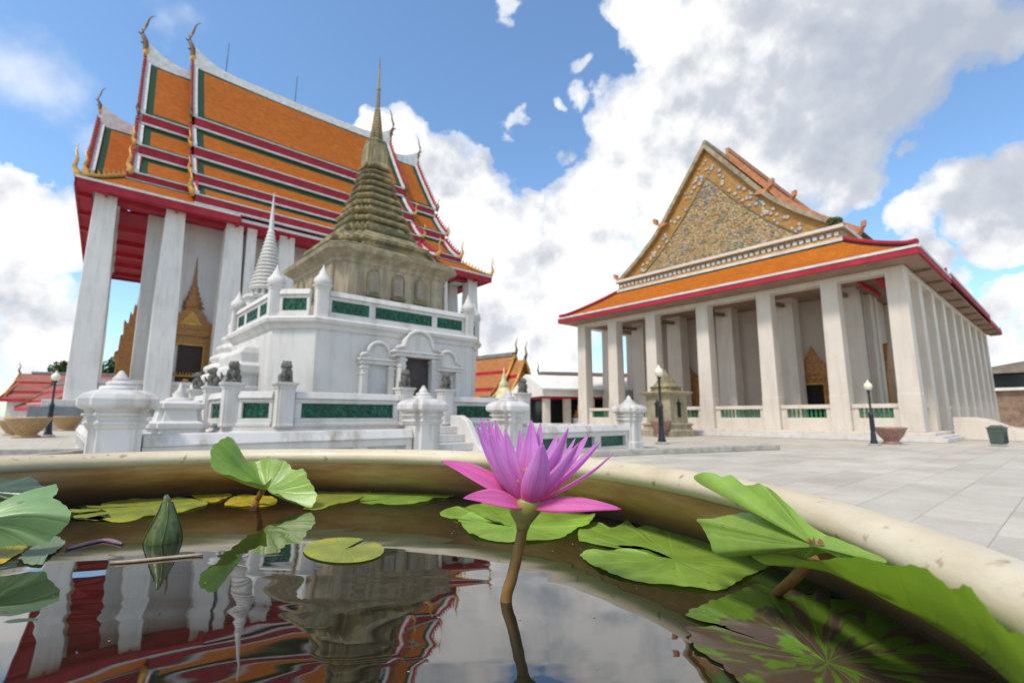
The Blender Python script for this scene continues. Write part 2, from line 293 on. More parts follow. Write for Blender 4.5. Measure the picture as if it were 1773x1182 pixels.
# ================================================================ mesh helpers
class MB:
    def __init__(s, tf=None): s.v = []; s.f = []; s.m = []; s.uv = {}; s.tf = tf; s.sm = set()
    def vert(s, p): s.v.append(tuple(p)); return len(s.v)-1
    def face(s, idx, m=0, uv=None, smooth=False):
        s.f.append(tuple(idx)); s.m.append(m)
        if uv: s.uv[len(s.f)-1] = uv
        if smooth: s.sm.add(len(s.f)-1)
    def box(s, x0, x1, y0, y1, z0, z1, m=0, top=None):
        t = top or (x0, x1, y0, y1)
        c = [(x0, y0, z0), (x1, y0, z0), (x1, y1, z0), (x0, y1, z0), (t[0], t[2], z1), (t[1], t[2], z1), (t[1], t[3], z1), (t[0], t[3], z1)]
        i = [s.vert(p) for p in c]
        for q in ((0, 3, 2, 1), (4, 5, 6, 7), (0, 1, 5, 4), (1, 2, 6, 5), (2, 3, 7, 6), (3, 0, 4, 7)): s.face([i[k] for k in q], m)
        return s
    def loft(s, rings, m=0, cap=True, smooth=False, closed=True):
        base = []
        for r in rings: base.append([s.vert(p) for p in r])
        n = len(rings[0])
        for a, b in zip(base, base[1:]):
            for k in range(n if closed else n-1):
                j = (k+1) % n; s.face((a[k], a[j], b[j], b[k]), m, smooth=smooth)
        if cap: s.face(base[0][::-1], m); s.face(base[-1], m)
        return s
    def lathe(s, prof, c=(0, 0), n=20, m=0, smooth=True, rot=0, sq=1.0):
        rings = [[(c[0]+r*math.cos(2*PI*k/n+rot), c[1]+r*math.sin(2*PI*k/n+rot)*sq, z) for k in range(n)] for r, z in prof]
        return s.loft(rings, m, True, smooth)
    def tube(s, pts, rad, n=8, m=0, flat=1.0, smooth=True):
        pts = [Vector(p) for p in pts]; rad = rad if isinstance(rad, (list, tuple)) else [rad]*len(pts); rings = []
        up = Vector((0, 0, 1))
        for i, p in enumerate(pts):
            d = (pts[min(i+1, len(pts)-1)]-pts[max(i-1, 0)]).normalized()
            a = d.cross(up)
            if a.length < .05: a = d.cross(Vector((0, 1, 0)))
            a.normalize(); b = d.cross(a)
            rings.append([p+a*math.cos(2*PI*k/n)*rad[i]*flat+b*math.sin(2*PI*k/n)*rad[i] for k in range(n)])
        return s.loft(rings, m, True, smooth)
    def bar(s, a, b, wx, wz, m=0):
        a, b = Vector(a), Vector(b); d = (b-a).normalized(); u = Vector((0, 0, 1))
        x = d.cross(u); x = x.normalized() if x.length > .01 else Vector((1, 0, 0)); y = x.cross(d)
        return s.loft([[p+x*wx/2*i+y*wz/2*j for i, j in ((-1, -1), (1, -1), (1, 1), (-1, 1))] for p in (a, b)], m)
    def prism(s, poly, axis, a, b, m=0, m2=None):
        # polygon of 2d points extruded along an axis ('x','y','z') from a to b
        def P(q, h): return {'x': (h, q[0], q[1]), 'y': (q[0], h, q[1]), 'z': (q[0], q[1], h)}[axis]
        lo = [s.vert(P(q, a)) for q in poly]; hi = [s.vert(P(q, b)) for q in poly]; n = len(poly)
        s.face(lo[::-1], m); s.face(hi, m if m2 is None else m2)
        for k in range(n): s.face((lo[k], lo[(k+1) % n], hi[(k+1) % n], hi[k]), m)
        return s
    def ball(s, c, r, n=10, m=0):
        rx, ry, rz = r if isinstance(r, tuple) else (r, r, r)
        rings = [[(c[0]+rx*math.sin(PI*i/n)*math.cos(2*PI*k/(2*n)), c[1]+ry*math.sin(PI*i/n)*math.sin(2*PI*k/(2*n)), c[2]-rz*math.cos(PI*i/n)) for k in range(2*n)] for i in range(1, n)]
        return s.loft(rings, m, True, True)
    def build(s, name, mats, parent=None, bevel=0, kind=None, loc=None):
        me = bpy.data.meshes.new(name)
        vs = [s.tf(v) for v in s.v] if s.tf else s.v
        me.from_pydata(vs, [], s.f)
        for m_ in (mats if isinstance(mats, (list, tuple)) else [mats]): me.materials.append(m_)
        for p, k in zip(me.polygons, s.m): p.material_index = k
        for k in s.sm: me.polygons[k].use_smooth = True
        if s.uv:
            ul = me.uv_layers.new(name='UVMap')
            for k, q in s.uv.items():
                for li, c in zip(me.polygons[k].loop_indices, q): ul.data[li].uv = c
        import bmesh
        bm = bmesh.new(); bm.from_mesh(me); bmesh.ops.recalc_face_normals(bm, faces=bm.faces); bm.to_mesh(me); bm.free()
        o = bpy.data.objects.new(name, me); COL.objects.link(o)
        if parent: o.parent = parent
        if loc: o.location = loc
        if bevel:
            b = o.modifiers.new('bevel', 'BEVEL'); b.width = bevel; b.segments = 2; b.limit_method = 'ANGLE'
        if kind: o['kind'] = kind
        return o
def tag(o, label=None, cat=None, group=None, kind=None):
    for k, v in (('label', label), ('category', cat), ('group', group), ('kind', kind)):
        if v: o[k] = v
    return o
def empty(name, loc=(0, 0, 0), rz=0, label=None, cat=None, group=None):
    o = bpy.data.objects.new(name, None); COL.objects.link(o); o.location = loc; o.rotation_euler = (0, 0, rz)
    o.empty_display_size = .2
    return tag(o, label, cat, group)
def copy_tree(o, loc=None, rz=None, label=None, parent=None, sc=None):
    c = o.copy(); COL.objects.link(c); c.parent = parent
    if loc is not None: c.location = loc
    if rz is not None: c.rotation_euler = (0, 0, rz)
    if sc is not None: c.scale = (sc,)*3
    if label: c['label'] = label
    for ch in [x for x in list(bpy.data.objects) if x.parent == o]: copy_tree(ch, parent=c)
    return c
def inst(o, loc, parent, rz=None):
    c = o.copy(); COL.objects.link(c); c.parent = parent; c.location = loc
    if rz is not None: c.rotation_euler = (0, 0, rz)
    return c
def redent(h, c, k=0):
    """square plan of half-width h with corners cut in: chamfer (k=0) or k redented steps of total size c"""
    pts = []
    if k == 0: corner = [(h, h-c), (h-c, h)]
    else:
        corner = [(h, h-c)]
        st = c/k
        for i in range(k): corner += [(h-st*i-st*.0, h-c+st*(i)), (h-st*(i+1), h-c+st*i)] if i == 0 else [(h-st*i, h-c+st*i), (h-st*(i+1), h-c+st*i)]
        corner += [(h-c, h-st*0)]
        cl = []
        for q in corner:
            if not cl or (abs(q[0]-cl[-1][0]) > 1e-6 or abs(q[1]-cl[-1][1]) > 1e-6): cl.append(q)
        corner = cl
    for r in range(4):
        for (x, y) in corner:
            for _ in range(r): x, y = -y, x
            pts.append((x, y))
    return pts
def plan_loft(mb, prof, c=(0, 0), ch=.25, k=0, m=0, cap=True, ay=1.0):
    return mb.loft([[(c[0]+x, c[1]+y*ay, z) for x, y in redent(h, h*ch, k)] for h, z in prof], m, cap)

# ================================================================ setting: ground and paving slabs
g = MB(); g.box(-900, 900, -300, 1500, -.5, -.005); tag(g.build('ground', GROUND), kind='structure')
PHI_R = R(40.8)
# real slabs where the photograph lets them be told apart (right foreground)
pv = empty('paving', (0, 0, 0), PHI_R); tag(pv, kind='structure')
b = MB(); b.box(0, 1.192, 0, .592, -.03, 0); pz = None
cr_, sr_ = math.cos(PHI_R), math.sin(PHI_R); cnt = 0
cells = []
for i in range(-10, 30):
    for j in range(-14, 30):
        lx = i*1.2+(.6 if j % 2 else 0); ly = j*.6
        X = (lx+.6)*cr_-(ly+.3)*sr_; Y = (lx+.6)*sr_+(ly+.3)*cr_
        if Y < 1.0 or Y > 13.3: continue
        if X/Y > 1.14 or X/Y < .10+.0*Y: continue
        if X/Y < .22 and Y > 11: continue
        cells.append((Y, lx, ly))
cells.sort()
for Y, lx, ly in cells[:290]:
    if pz is None: pz = b.build('paving_slab', PAVER, pv, bevel=.003); pz.location = (lx+.006, ly+.006, 0)
    else: inst(pz, (lx+.006, ly+.006, rnd.uniform(-.002, .001)), pv)

# ================================================================ ordination hall on the right
RO = Vector((16.314, 18.590, 0))
hall = empty('ordination_hall', RO, PHI_R, 'cream columned temple hall on the right with porcelain mosaic gable and orange roof skirt', 'temple hall')
WCT = 9.6
p = MB(); p.box(0, 29, 0, 19.5, 0, .16); p.box(.12, 28.9, .12, 19.4, .16, .24); p.build('podium_step', WHITE, hall, bevel=.02)
p = MB(); p.box(.4, 28.7, .4, 19.2, .24, .36); p.build('podium', CREAM, hall, bevel=.02)
colw = [1.10, 3.55, 6.45, 9.72, 13.0, 15.85, 18.45]
def hall_col(sz=.38):
    m = MB(); m.loft([[(x*a, y*a, z) for x, y in ((-1, -1), (1, -1), (1, 1), (-1, 1))] for a, z in ((sz, .36), (sz, 1.9), (sz*.97, 1.92), (sz*.88, 7.25))])
    return m
c0 = hall_col().build('column', CREAM, hall, bevel=.02); c0.location = (.98, colw[0], 0)
for w in colw[1:]: inst(c0, (.98, w, 0), hall)
sideu = [3.6, 6.5, 9.4, 12.4, 15.4, 18.4, 21.4, 24.4, 27.2]
for u in sideu:
    inst(c0, (u, colw[0], 0), hall); inst(c0, (u, colw[-1], 0), hall)
pc = MB(); pc.box(-.5, .5, -.5, .5, .36, 7.3, top=(-.46, .46, -.46, .46)); pr0 = pc.build('inner_pier', CREAM, hall, bevel=.02)
pr0.location = (3.75, colw[1]+.1, 0)
for w in colw[2:6]: inst(pr0, (3.75, w-.1 if w > 14 else w+.05, 0), hall)
m = MB(); m.box(5.1, 26, 3.3, 16.1, .36, 9.2); m.build('cella_wall', WALLTAN, hall)
pl = MB(); pl.box(-.3, .3, -.12, .12, .36, 7.2); pl0 = pl.build('wall_pilaster', CREAM, hall, bevel=.01); pl0.location = (5.6, 3.18, 0)
for u in sideu[1:-1]: inst(pl0, (u, 3.18, 0), hall)
# ceiling, lintels, brackets
m = MB(); m.box(.62, 27.6, .72, 18.85, 7.25, 7.34); m.box(.62, 1.34, .72, 18.85, 7.34, 7.44); m.build('porch_ceiling', SOFF, hall)
m = MB()
m.box(.66, 1.30, .8, 18.8, 7.02, 7.25); m.box(1.30, 27.5, .78, 1.40, 7.02, 7.25); m.box(1.30, 27.5, 18.2, 18.8, 7.02, 7.25)
m.build('lintel', CREAM, hall, bevel=.015)
br = MB(); br.bar((0, 0, 6.72), (1.9, 0, 6.86), .16, .2); br0 = br.build('timber_bracket', BEAMW, hall); br0.location = (1.35, colw[1], 0)
for w in colw[2:-1]: inst(br0, (1.35, w, 0), hall)
rb = MB(); rb.box(1.4, 5, 1.75, 1.95, 6.85, 7.1); rb.box(1.4, 5, 2.5, 2.62, 6.9, 7.1); rb.build('red_beam', REDD, hall)
# balustrade bays: rail, base, baluster rows
def bay(x0, x1, y0, y1, along):
    r_ = MB(); f_ = MB()
    L0, L1 = (y0, y1) if along == 'w' else (x0, x1)
    def bx(mb, a, b_, d0, d1, z0, z1):
        if along == 'w': mb.box(x0+d0, x0+d1, a, b_, z0, z1)
        else: mb.box(a, b_, y0+d0, y0+d1, z0, z1)
    bx(r_, L0, L1, -.03, .31, 1.34, 1.52)
    bx(f_, L0, L1, .02, .26, .36, .93); bx(f_, L0, L0+.24, .02, .26, .93, 1.34); bx(f_, L1-.24, L1, .02, .26, .93, 1.34)
    r_.build('rail', CREAM, hall, bevel=.02); f_.build('balustrade_base', CREAM, hall, bevel=.01)
    n = max(3, int((L1-L0-.48)/.17)); g_ = MB()
    for k in range(n):
        t_ = L0+.24+(k+.5)*(L1-L0-.48)/n
        cc = (x0+.14, t_) if along == 'w' else (t_, y0+.14)
        g_.lathe([(.045, .93), (.06, .97), (.035, 1.02), (.062, 1.13), (.035, 1.25), (.058, 1.30), (.045, 1.34)], cc, 8)
    g_.build('baluster', GBAL, hall, kind='stuff')
for a, b_ in zip(colw, colw[1:]): bay(.84, 0, a+.38, b_-.38, 'w')
us = [.98]+sideu
for i, (a, b_) in enumerate(zip(us, us[1:])):
    if i in (1,): continue
    bay(a+.38, b_-.38, .96, 0, 'u')
# roof skirt: hipped band of tiles all round, upper edge against the cornice
EZ = 7.62
def sheet(mb, A, B, C_, D, nu, nv, border, m_in=0, m_bd=1, sag=0, curve=0, bsides=(1, 1, 1, 1)):
    """tile sheet: A-B lower edge, D-C upper edge; border tiles (m) on left,right,lower,upper; curve = concave dip"""
    A, B, C_, D = map(Vector, (A, B, C_, D)); LU = (B-A).length; LV = (D-A).length
    us_ = [0]+[border/LU]+[border/LU+(1-2*border/LU)*k/nu for k in range(1, nu)]+[1-border/LU, 1]
    vs_ = [0]+[border/LV]+[border/LV+(1-2*border/LV)*k/nv for k in range(1, nv)]+[1-border/LV, 1]
    def P(u, v):
        q = A.lerp(B, u).lerp(D.lerp(C_, u), v); q.z -= curve*4*v*(1-v)*1.0; q.z -= sag*4*u*(1-u); return q
    G = [[mb.vert(P(u, v)) for u in us_] for v in vs_]
    for j in range(len(vs_)-1):
        for i in range(len(us_)-1):
            bd = (i == 0 and bsides[0]) or (i == len(us_)-2 and bsides[1]) or (j == 0 and bsides[2]) or (j == len(vs_)-2 and bsides[3])
            uv = [(us_[a]*LU, vs_[b_]*LV) for a, b_ in ((i, j), (i+1, j), (i+1, j+1), (i, j+1))]
            mb.face((G[j][i], G[j][i+1], G[j+1][i+1], G[j+1][i]), m_bd if bd else m_in, uv)
def solid(o, th=.12):
    s_ = o.modifiers.new('thick', 'SOLIDIFY'); s_.thickness = th; s_.offset = -1 if False else 0; return o
fw0, fw1 = .10, 19.42; fu = -.5
tw0, tw1, tu, TZ = 3.05, 16.05, 1.75, 9.20
s = MB(); sheet(s, (fu, fw1, EZ), (fu, fw0, EZ), (tu, tw0, TZ), (tu, tw1, TZ), 12, 3, .28, curve=.10); s.build('front_roof_skirt', [ORANGE2, GREENT], hall)
s = MB(); sheet(s, (fu, fw0, EZ), (6.4, fw0, EZ), (6.4, tw0, TZ), (tu, tw0, TZ), 8, 3, .28, curve=.10); s.build('side_roof_skirt', [ORANGE2, GREENT], hall)
s = MB(); sheet(s, (6.4, fw1, EZ), (fu, fw1, EZ), (tu, tw1, TZ), (6.4, tw1, TZ), 8, 3, .28, curve=.10); s.build('side_roof_skirt', [ORANGE2, GREENT], hall)
for w_, q_, nm in ((fw0, tw0, 0), (fw1, tw1, 1)):
    s = MB(); a_, b2 = (6.4, w_, EZ+.25), (22, w_, EZ+.25)
    if nm: sheet(s, b2, a_, (6.4, q_+.1, TZ+.45), (22, q_+.1, TZ+.45), 8, 3, .28, curve=.1)
    else: sheet(s, a_, b2, (22, q_+.1, TZ+.45), (6.4, q_+.1, TZ+.45), 8, 3, .28, curve=.1)
    s.build('side_roof_skirt', [ORANGE2, GREENT], hall)
    s = MB(); sheet(s, (22, w_, EZ), (29.3, w_, EZ), (27.3, q_, TZ), (22, q_, TZ), 6, 3, .28, curve=.1); s.build('side_roof_skirt', [ORANGE2, GREENT], hall)
s = MB(); sheet(s, (29.3, fw0, EZ), (29.3, fw1, EZ), (27.3, tw1, TZ), (27.3, tw0, TZ), 8, 3, .28); s.build('rear_roof_skirt', [ORANGE2, GREENT], hall)
# eave fascia: red board with a white strip above, and brown soffit boards beneath
def fascia(a, b_, dz=0, name='eave_fascia'):
    (x0, y0), (x1, y1) = a, b_
    f_ = MB(); f_.bar((x0, y0, EZ-.20+dz), (x1, y1, EZ-.20+dz), .09, .26); f_.build(name, REDP, hall)
    f_ = MB(); f_.bar((x0, y0, EZ-.02+dz), (x1, y1, EZ-.02+dz), .14, .10); f_.build('eave_strip', GREYW, hall)
fascia((fu-.05, fw1+.05), (fu-.05, fw0-.05)); fascia((fu, fw0-.05), (6.4, fw0-.05)); fascia((6.4, fw0-.05), (22, fw0-.05), .25); fascia((22, fw0-.05), (29.3, fw0-.05)); fascia((fu, fw1+.05), (29.3, fw1+.05))
f_ = MB(); f_.box(6.36, 6.46, fw0, fw0+1.8, EZ-.3, EZ+.5); f_.box(21.95, 22.05, fw0, fw0+2, EZ-.3, EZ+.5); f_.build('skirt_end_board', REDP, hall)
so = MB(); so.box(fu, .6, fw0, fw1, EZ-.36, EZ-.31); so.box(.6, 29.2, fw0, .7, EZ-.36, EZ-.31); so.box(.6, 29.2, 18.8, fw1, EZ-.36, EZ-.31); so.build('soffit_boards', SOFF, hall)
rf = MB(); rf.box(-.035, .035, 0, .62, EZ-.46, EZ-.36); rf0 = rf.build('soffit_rafter', BEAMW, hall); rf0.location = (2.2, fw0, 0)
for k in range(1, 10): inst(rf0, (2.2+k*2.8, fw0, 0), hall)
# hip ridges
def ridge(a, b_, r=.11, mt=REDP, nm='hip_ridge', up=.3):
    a, b_ = Vector(a), Vector(b_); q = MB(); pts = []; n = 8
    for k in range(n+1):
        t = k/n; v = a.lerp(b_, t); v.z += .1-.10*4*t*(1-t)+up*max(0, (t-.85)/.15)**2; pts.append(v)
    q.tube(pts, [r]*(n)+[r*1.25], 8); return q.build(nm, mt, hall)
for a, b_ in (((tu, tw0, TZ), (fu, fw0, EZ)), ((tu, tw1, TZ), (fu, fw1, EZ)), ((27.3, tw0, TZ), (29.3, fw0, EZ))): ridge(a, b_, up=.05)
# cornice ledge under the gable
m = MB(); m.box(1.62, 1.9, tw0-.05, tw1+.05, TZ-.02, TZ+.12); m.build('cornice_strip', GREYW, hall)
m = MB(); m.box(1.70, 1.95, tw0, tw1, TZ+.12, TZ+.24); m.build('cornice_band', GOLD, hall)
m = MB(); m.box(1.80, 26, tw0+.02, tw1-.02, TZ+.24, TZ+.62); m.build('cornice_wall', MOSAIC, hall)
dn = MB(); dn.box(-.09, 0, -.10, .10, TZ+.29, TZ+.49); dn0 = dn.build('cornice_flower', GREYW, hall, bevel=.03); dn0.location = (1.80, tw0+.25, 0)
nn = 42
for k in range(1, nn): inst(dn0, (1.80, tw0+.25+k*(tw1-tw0-.5)/(nn-1), 0), hall)
m = MB(); m.box(1.55, 2.1, tw0-.12, tw1+.12, TZ+.62, TZ+.70); m.box(1.62, 2.1, tw0-.06, tw1+.06, TZ+.70, TZ+.80); m.build('cornice_ledge', CREAM, hall)
m = MB(); m.box(2.1, 26, tw0-.12, tw0+.3, TZ+.62, TZ+.80); m.build('cornice_ledge', CREAM, hall)
# gable
prof = [(0, 17.2), (.9, 16.0), (2.3, 14.15), (3.05, 13.15), (3.75, 12.35), (4.8, 11.4), (5.8, 10.65), (6.62, 10.05)]   # half-width offset, height
def gpoly(sc_, dz, base):
    pts = [(WCT-x*sc_, 10.0+(z-10)*sc_+dz) for x, z in prof]; pts2 = [(WCT+x*sc_, 10.0+(z-10)*sc_+dz) for x, z in reversed(prof)]
    return [(pts[-1][0], base)]+[q for q in reversed(pts)]+[(a, b_) for a, b_ in reversed(pts2)][1:]+[(pts2[0][0], base)]
def gable(sc_, dz, base, u0, u1, mt, nm):
    m_ = MB(); poly = gpoly(sc_, dz, base)
    # fan of quads from base line so that the concave outline stays clean
    n = len(poly)
    for u_ in (u0, u1):
        idx = [m_.vert((u_, a, z)) for a, z in poly[1:-1]]; lo = [m_.vert((u_, a, base)) for a, z in poly[1:-1]]
        for k in range(len(idx)-1): m_.face((lo[k], lo[k+1], idx[k+1], idx[k]))
    k2 = len(m_.v)//2
    L = len(poly)-2
    for k in range(L-1): m_.face((k, k+1, k2+k+1, k2+k))
    return m_.build(nm, mt, hall)
gable(.97, 0, 9.98, 2.1, 2.5, OCHRE, 'gable_border')
tri = [(WCT-4.75, 10.02), (WCT-3.3, 11.2), (WCT-1.5, 13.1), (WCT, 15.0), (WCT+1.5, 13.1), (WCT+3.3, 11.2), (WCT+4.75, 10.02)]
m_ = MB(); m_.prism(tri, 'x', 2.04, 2.12); m_.build('mosaic_panel', MOSAIC, hall)
q = MB(); q.tube([(2.03, a, z) for a, z in tri], .045, 6, flat=1); q.build('panel_border', BEAMW, hall)
fl = MB()
for k in range(90):
    for tr in range(30):
        a = rnd.uniform(-6, 6); zz = rnd.uniform(10.2, 16.6); h = abs(a)
        zt = 15.0-h*1.25 if h < 4.7 else 10
        # border zone between the panel and the bargeboard
        ztop = 10
        for (x0, z0), (x1, z1) in zip(prof, prof[1:]):
            if x0 <= h <= x1: ztop = z0+(z1-z0)*(h-x0)/(x1-x0)
        if zt+.25 < zz < ztop-.75: break
    else: continue
    fl.lathe([(.10, 0), (.11, .02), (.04, .05)], (0, 0), 7); n0 = len(fl.v)-21
    for i_ in range(n0, len(fl.v)):
        x, y, z = fl.v[i_]; s_ = .8+((k*37) % 10)*.06; fl.v[i_] = (2.09-z, WCT+a+x*s_, zz+y*s_)
    for f__ in range(len(fl.f)-16, len(fl.f)): fl.m[f__] = k % 3
fl.build('porcelain_rosette', [mat('ivory_glaze', (.46, .40, .30), .5), mat('pale_blue_glaze', (.30, .34, .36), .4), mat('salmon_glaze', (.50, .32, .19), .5)], hall, kind='stuff')
rs = MB()
for k in range(300):
    zz = 10.15+(rnd.random()**1.5)*4.4; hw_ = (15.0-zz)/1.15-.12
    if hw_ < .1: continue
    a = rnd.uniform(-hw_, hw_)
    if zz > 13.1-(abs(a)-1.5)*1.05: continue
    r_ = rnd.uniform(.07, .13); n_ = 10; rt = rnd.uniform(0, 6); b0_ = len(rs.v)
    c_ = rs.vert((1.985, WCT+a, zz)); ring = [rs.vert((2.03, WCT+a+r_*(1 if q_ % 2 else .5)*math.cos(rt+2*PI*q_/n_), zz+r_*(1 if q_ % 2 else .5)*math.sin(rt+2*PI*q_/n_))) for q_ in range(n_)]
    for q_ in range(n_): rs.face((c_, ring[q_], ring[(q_+1) % n_]), k % 4)
rs.build('porcelain_blossom', [mat('tan_blossom', (.50, .36, .20), .45), mat('faded_blue_blossom', (.16, .20, .32), .45), mat('moss_blossom', (.20, .22, .10), .45), mat('rust_blossom', (.42, .20, .09), .45)], hall, kind='stuff')
def bargeboard(sgn, u0, u1, sc_, dz, th, mt, nm, off=0.0):
    m_ = MB(); ring = []
    pts = [(WCT+sgn*x*sc_, 10+(z-10)*sc_+dz) for x, z in prof]
    for i, (a, z) in enumerate(pts):
        p0 = Vector(pts[max(0, i-1)]); p1 = Vector(pts[min(len(pts)-1, i+1)]); t_ = (p1-p0).normalized(); nrm = Vector((-t_.y, t_.x))*(-1 if sgn > 0 else 1)
        if nrm.y > 0: nrm = -nrm
        if i == 0: nrm = Vector((0, -1.7))
        q_ = Vector((a, z)); w_ = q_+nrm*th
        ring.append([(u0, q_.x, q_.y), (u1, q_.x, q_.y), (u1, w_.x, w_.y), (u0, w_.x, w_.y)])
    m_.loft(ring); return m_.build(nm, mt, hall)
for sgn in (-1, 1):
    bargeboard(sgn, 1.84, 2.5, 1.0, 0, .22, MOSSR, 'bargeboard'); bargeboard(sgn, 1.92, 2.4, .972, -.02, .12, OCHRE, 'bargeboard_moulding')
# main roof behind the gable (two tiers, each rising a step)
def roof_tier(u0, u1, sc_, dz, nm='main_roof'):
    for sgn in (-1, 1):
        m_ = MB(); P_ = [(WCT+sgn*x*sc_, 10+(z-10)*sc_+dz) for x, z in prof]; L = 0
        for (a, z), (a2, z2) in zip(P_, P_[1:]):
            d_ = math.hypot(a-a2, z-z2); i_ = [m_.vert(q) for q in ((u0, a, z), (u1, a, z), (u1, a2, z2), (u0, a2, z2))]
            m_.face(i_, 0, [(0, L), (u1-u0, L), (u1-u0, L+d_), (0, L+d_)]); L += d_
        m_.build(nm, ORANGE2, hall)
roof_tier(2.2, 5.6, .985, 0); roof_tier(5.4, 20, .985, .62); roof_tier(20, 26, .985, 0)
for sgn in (-1, 1):
    bargeboard(sgn, 5.0, 5.5, 1.0, .62, .34, PINKR, 'bargeboard'); bargeboard(sgn, 19.8, 20.2, 1.0, .62, .34, PINKR, 'bargeboard')
    bargeboard(sgn, 25.8, 26.2, 1.0, 0, .34, PINKR, 'bargeboard')
q = MB(); q.bar((2, WCT, 17.25), (5, WCT, 17.25), .2, .25); q.build('roof_ridge', MOSSR, hall)
q = MB(); q.bar((5, WCT, 17.9), (20, WCT, 17.9), .22, .3); q.build('roof_ridge', PINKR, hall)
# upturned end ornaments on the roof edges
def ornament(u, w, z, sgn, s_=1.0):
    q = MB()
    q.loft([[(u-.18*s_, w+sgn*a, z+h), (u+.18*s_, w+sgn*a, z+h), (u+.18*s_, w+sgn*(a-.26*s_), z+h2), (u-.18*s_, w+sgn*(a-.26*s_), z+h2)] for a, h, h2 in ((-.55*s_, .12*s_, -.1*s_), (0, .05*s_, -.2*s_), (.3*s_, .22*s_, .0), (.36*s_, .58*s_, .52*s_))])
    q.build('roof_end_ornament', PINKR, hall)
ornament(2.0, WCT-3.35, 13.0, -1, .9); ornament(2.0, WCT+3.35, 13.0, 1, .9)
ornament(5.2, WCT-3.4, 13.4, -1, .8); ornament(5.2, WCT-6.5, 10.6, -1, .8); ornament(5.2, WCT+6.5, 10.6, 1, .7)
ornament(1.95, WCT+6.6, 10.1, 1, .8)
ornament(8.5, tw0-.2, 9.3, -1, .6); ornament(22, fw0+.4, EZ+.45, -1, .7)
# door surrounds
def hall_door(w):
    d = MB(); h = .52
    d.box(4.9, 5.1, w-h-.35, w-h, .36, 2.95); d.box(4.9, 5.1, w+h, w+h+.35, .36, 2.95); d.box(4.9, 5.1, w-h, w+h, 2.75, 2.95)
    d.box(4.84, 5.08, w-h-.5, w+h+.5, 2.95, 3.15)
    d.prism([(w-h-.5, 3.15), (w-h-.42, 3.5), (w-.5, 3.85), (w-.22, 4.3), (w, 4.75), (w+.22, 4.3), (w+.5, 3.85), (w+h+.42, 3.5), (w+h+.5, 3.15)], 'x', 4.9, 5.09)
    fr = d.build('door_frame', GOLDC, hall, bevel=.02)
    i_ = MB(); i_.box(4.86, 4.92, w-h, w-h+.06, .36, 2.75); i_.box(4.86, 4.92, w+h-.06, w+h, .36, 2.75); i_.box(4.86, 4.92, w-h, w+h, 2.66, 2.75); i_.build('gilded_trim', GOLD, fr)
    i_ = MB(); i_.box(5.02, 5.08, w-h, w+h, .36, 2.75); i_.build('door_opening_shade', BLACK, fr)
hall_door(5.85); hall_door(13.35)
d = MB(); d.box(7.3, 8.5, 3.1, 3.3, 1.0, 3.4); d.prism([(7.2, 3.4), (7.9, 4.9), (8.6, 3.4)], 'y', 3.06, 3.28); d.build('window_frame', GOLDC, hall)
# side stair with sloping cheek wall
st = MB()
for k in range(3): st.box(4.4, 6.2, -1.5+k*.5, 0, k*.12, k*.12+.12)
st.build('side_steps', WHITE, hall)
for u in (3.9, 6.2):
    ck = MB(); ck.prism([(.3, 0), (.3, .95), (-.2, .95), (-.7, .86), (-1.3, .55), (-1.9, .34), (-2.3, .3), (-2.35, 0)], 'x', u, u+.28); ck.build('stair_cheek', CREAM, hall, bevel=.03)
# small fig growing from the roof corner
def leafball(mb, c, r, n, ls, m=0, rr=rnd):
    for k in range(n):
        v = Vector((rr.gauss(0, 1), rr.gauss(0, 1), rr.gauss(0, 1))).normalized()*(rr.random()**.45); q = Vector((c[0]+v.x*r[0], c[1]+v.y*r[1], c[2]+v.z*r[2]))
        a = Vector((rr.gauss(0, 1), rr.gauss(0, 1), rr.gauss(0, 1))).normalized()*ls*rr.uniform(.6, 1.3); b_ = a.cross(Vector((rr.gauss(0, 1), rr.gauss(0, 1), rr.gauss(0, 1)))).normalized()*ls*.5
        i_ = [mb.vert(p_) for p_ in (q-a, q-b_, q+a, q+b_)]; mb.face(i_, m)
pos = hall.matrix_basis @ Vector((1.85, 3.35, 10.05))
pt = empty('roof_sapling', pos, 0, 'small green fig sapling rooted on the right corner of the mosaic gable', 'plant')
q = MB(); leafball(q, (0, 0, .22), (.38, .3, .2), 260, .07); q.build('leaves', FOL, pt)
q = MB(); q.tube([(0, 0, -.1), (.03, 0, .1), (-.05, 0, .3)], .02, 5); q.build('stem', BARK, pt)

# ================================================================ great viharn on the left
VO = Vector((-33.473, 38.0, 0))
vih = empty('great_viharn', VO, R(42), 'huge white pillared temple hall on the left with tiered orange roof and gold finials', 'temple hall')
SK = lambda v: (v[0]+.0384*v[1], .9993*v[1], v[2])
def VM(): return MB(SK)
m = VM(); m.box(-3.4, 41, -3.4, 31.4, 0, .75); m.box(-3.0, 40.6, -3.0, 31.0, .75, .95); m.build('podium_plinth', WHITE, vih, bevel=.04)
m = VM(); m.box(-2.6, 40.2, -2.6, 30.6, .95, 1.7); m.build('podium_band', SLATE, vih, bevel=.04)
m = VM(); m.box(-2.0, 39.6, -2.0, 30.0, 1.7, 2.2); m.build('podium', WHITE, vih, bevel=.04)
cu = [0, 4.75, 9.4, 14.1, 18.75, 23.4, 28.1, 32.75, 37.5]; cw = [0, 4.7, 9.4, 18.6, 23.3, 28]
m = VM(); m.loft([[(x*a, y*a, z) for x, y in ((-1, -1), (1, -1), (1, 1), (-1, 1))] for a, z in ((.95, 2.2), (.93, 4.2), (.88, 11), (.70, 19.05))])
vc = m.build('column', WHITEV, vih, bevel=.06)
def vloc(u, w, z=0): return Vector(SK((u, w, z)))
vc.location = vloc(0, 0)
for u in cu[1:]: inst(vc, vloc(u, 0), vih)
for u in cu: inst(vc, vloc(u, 28), vih)
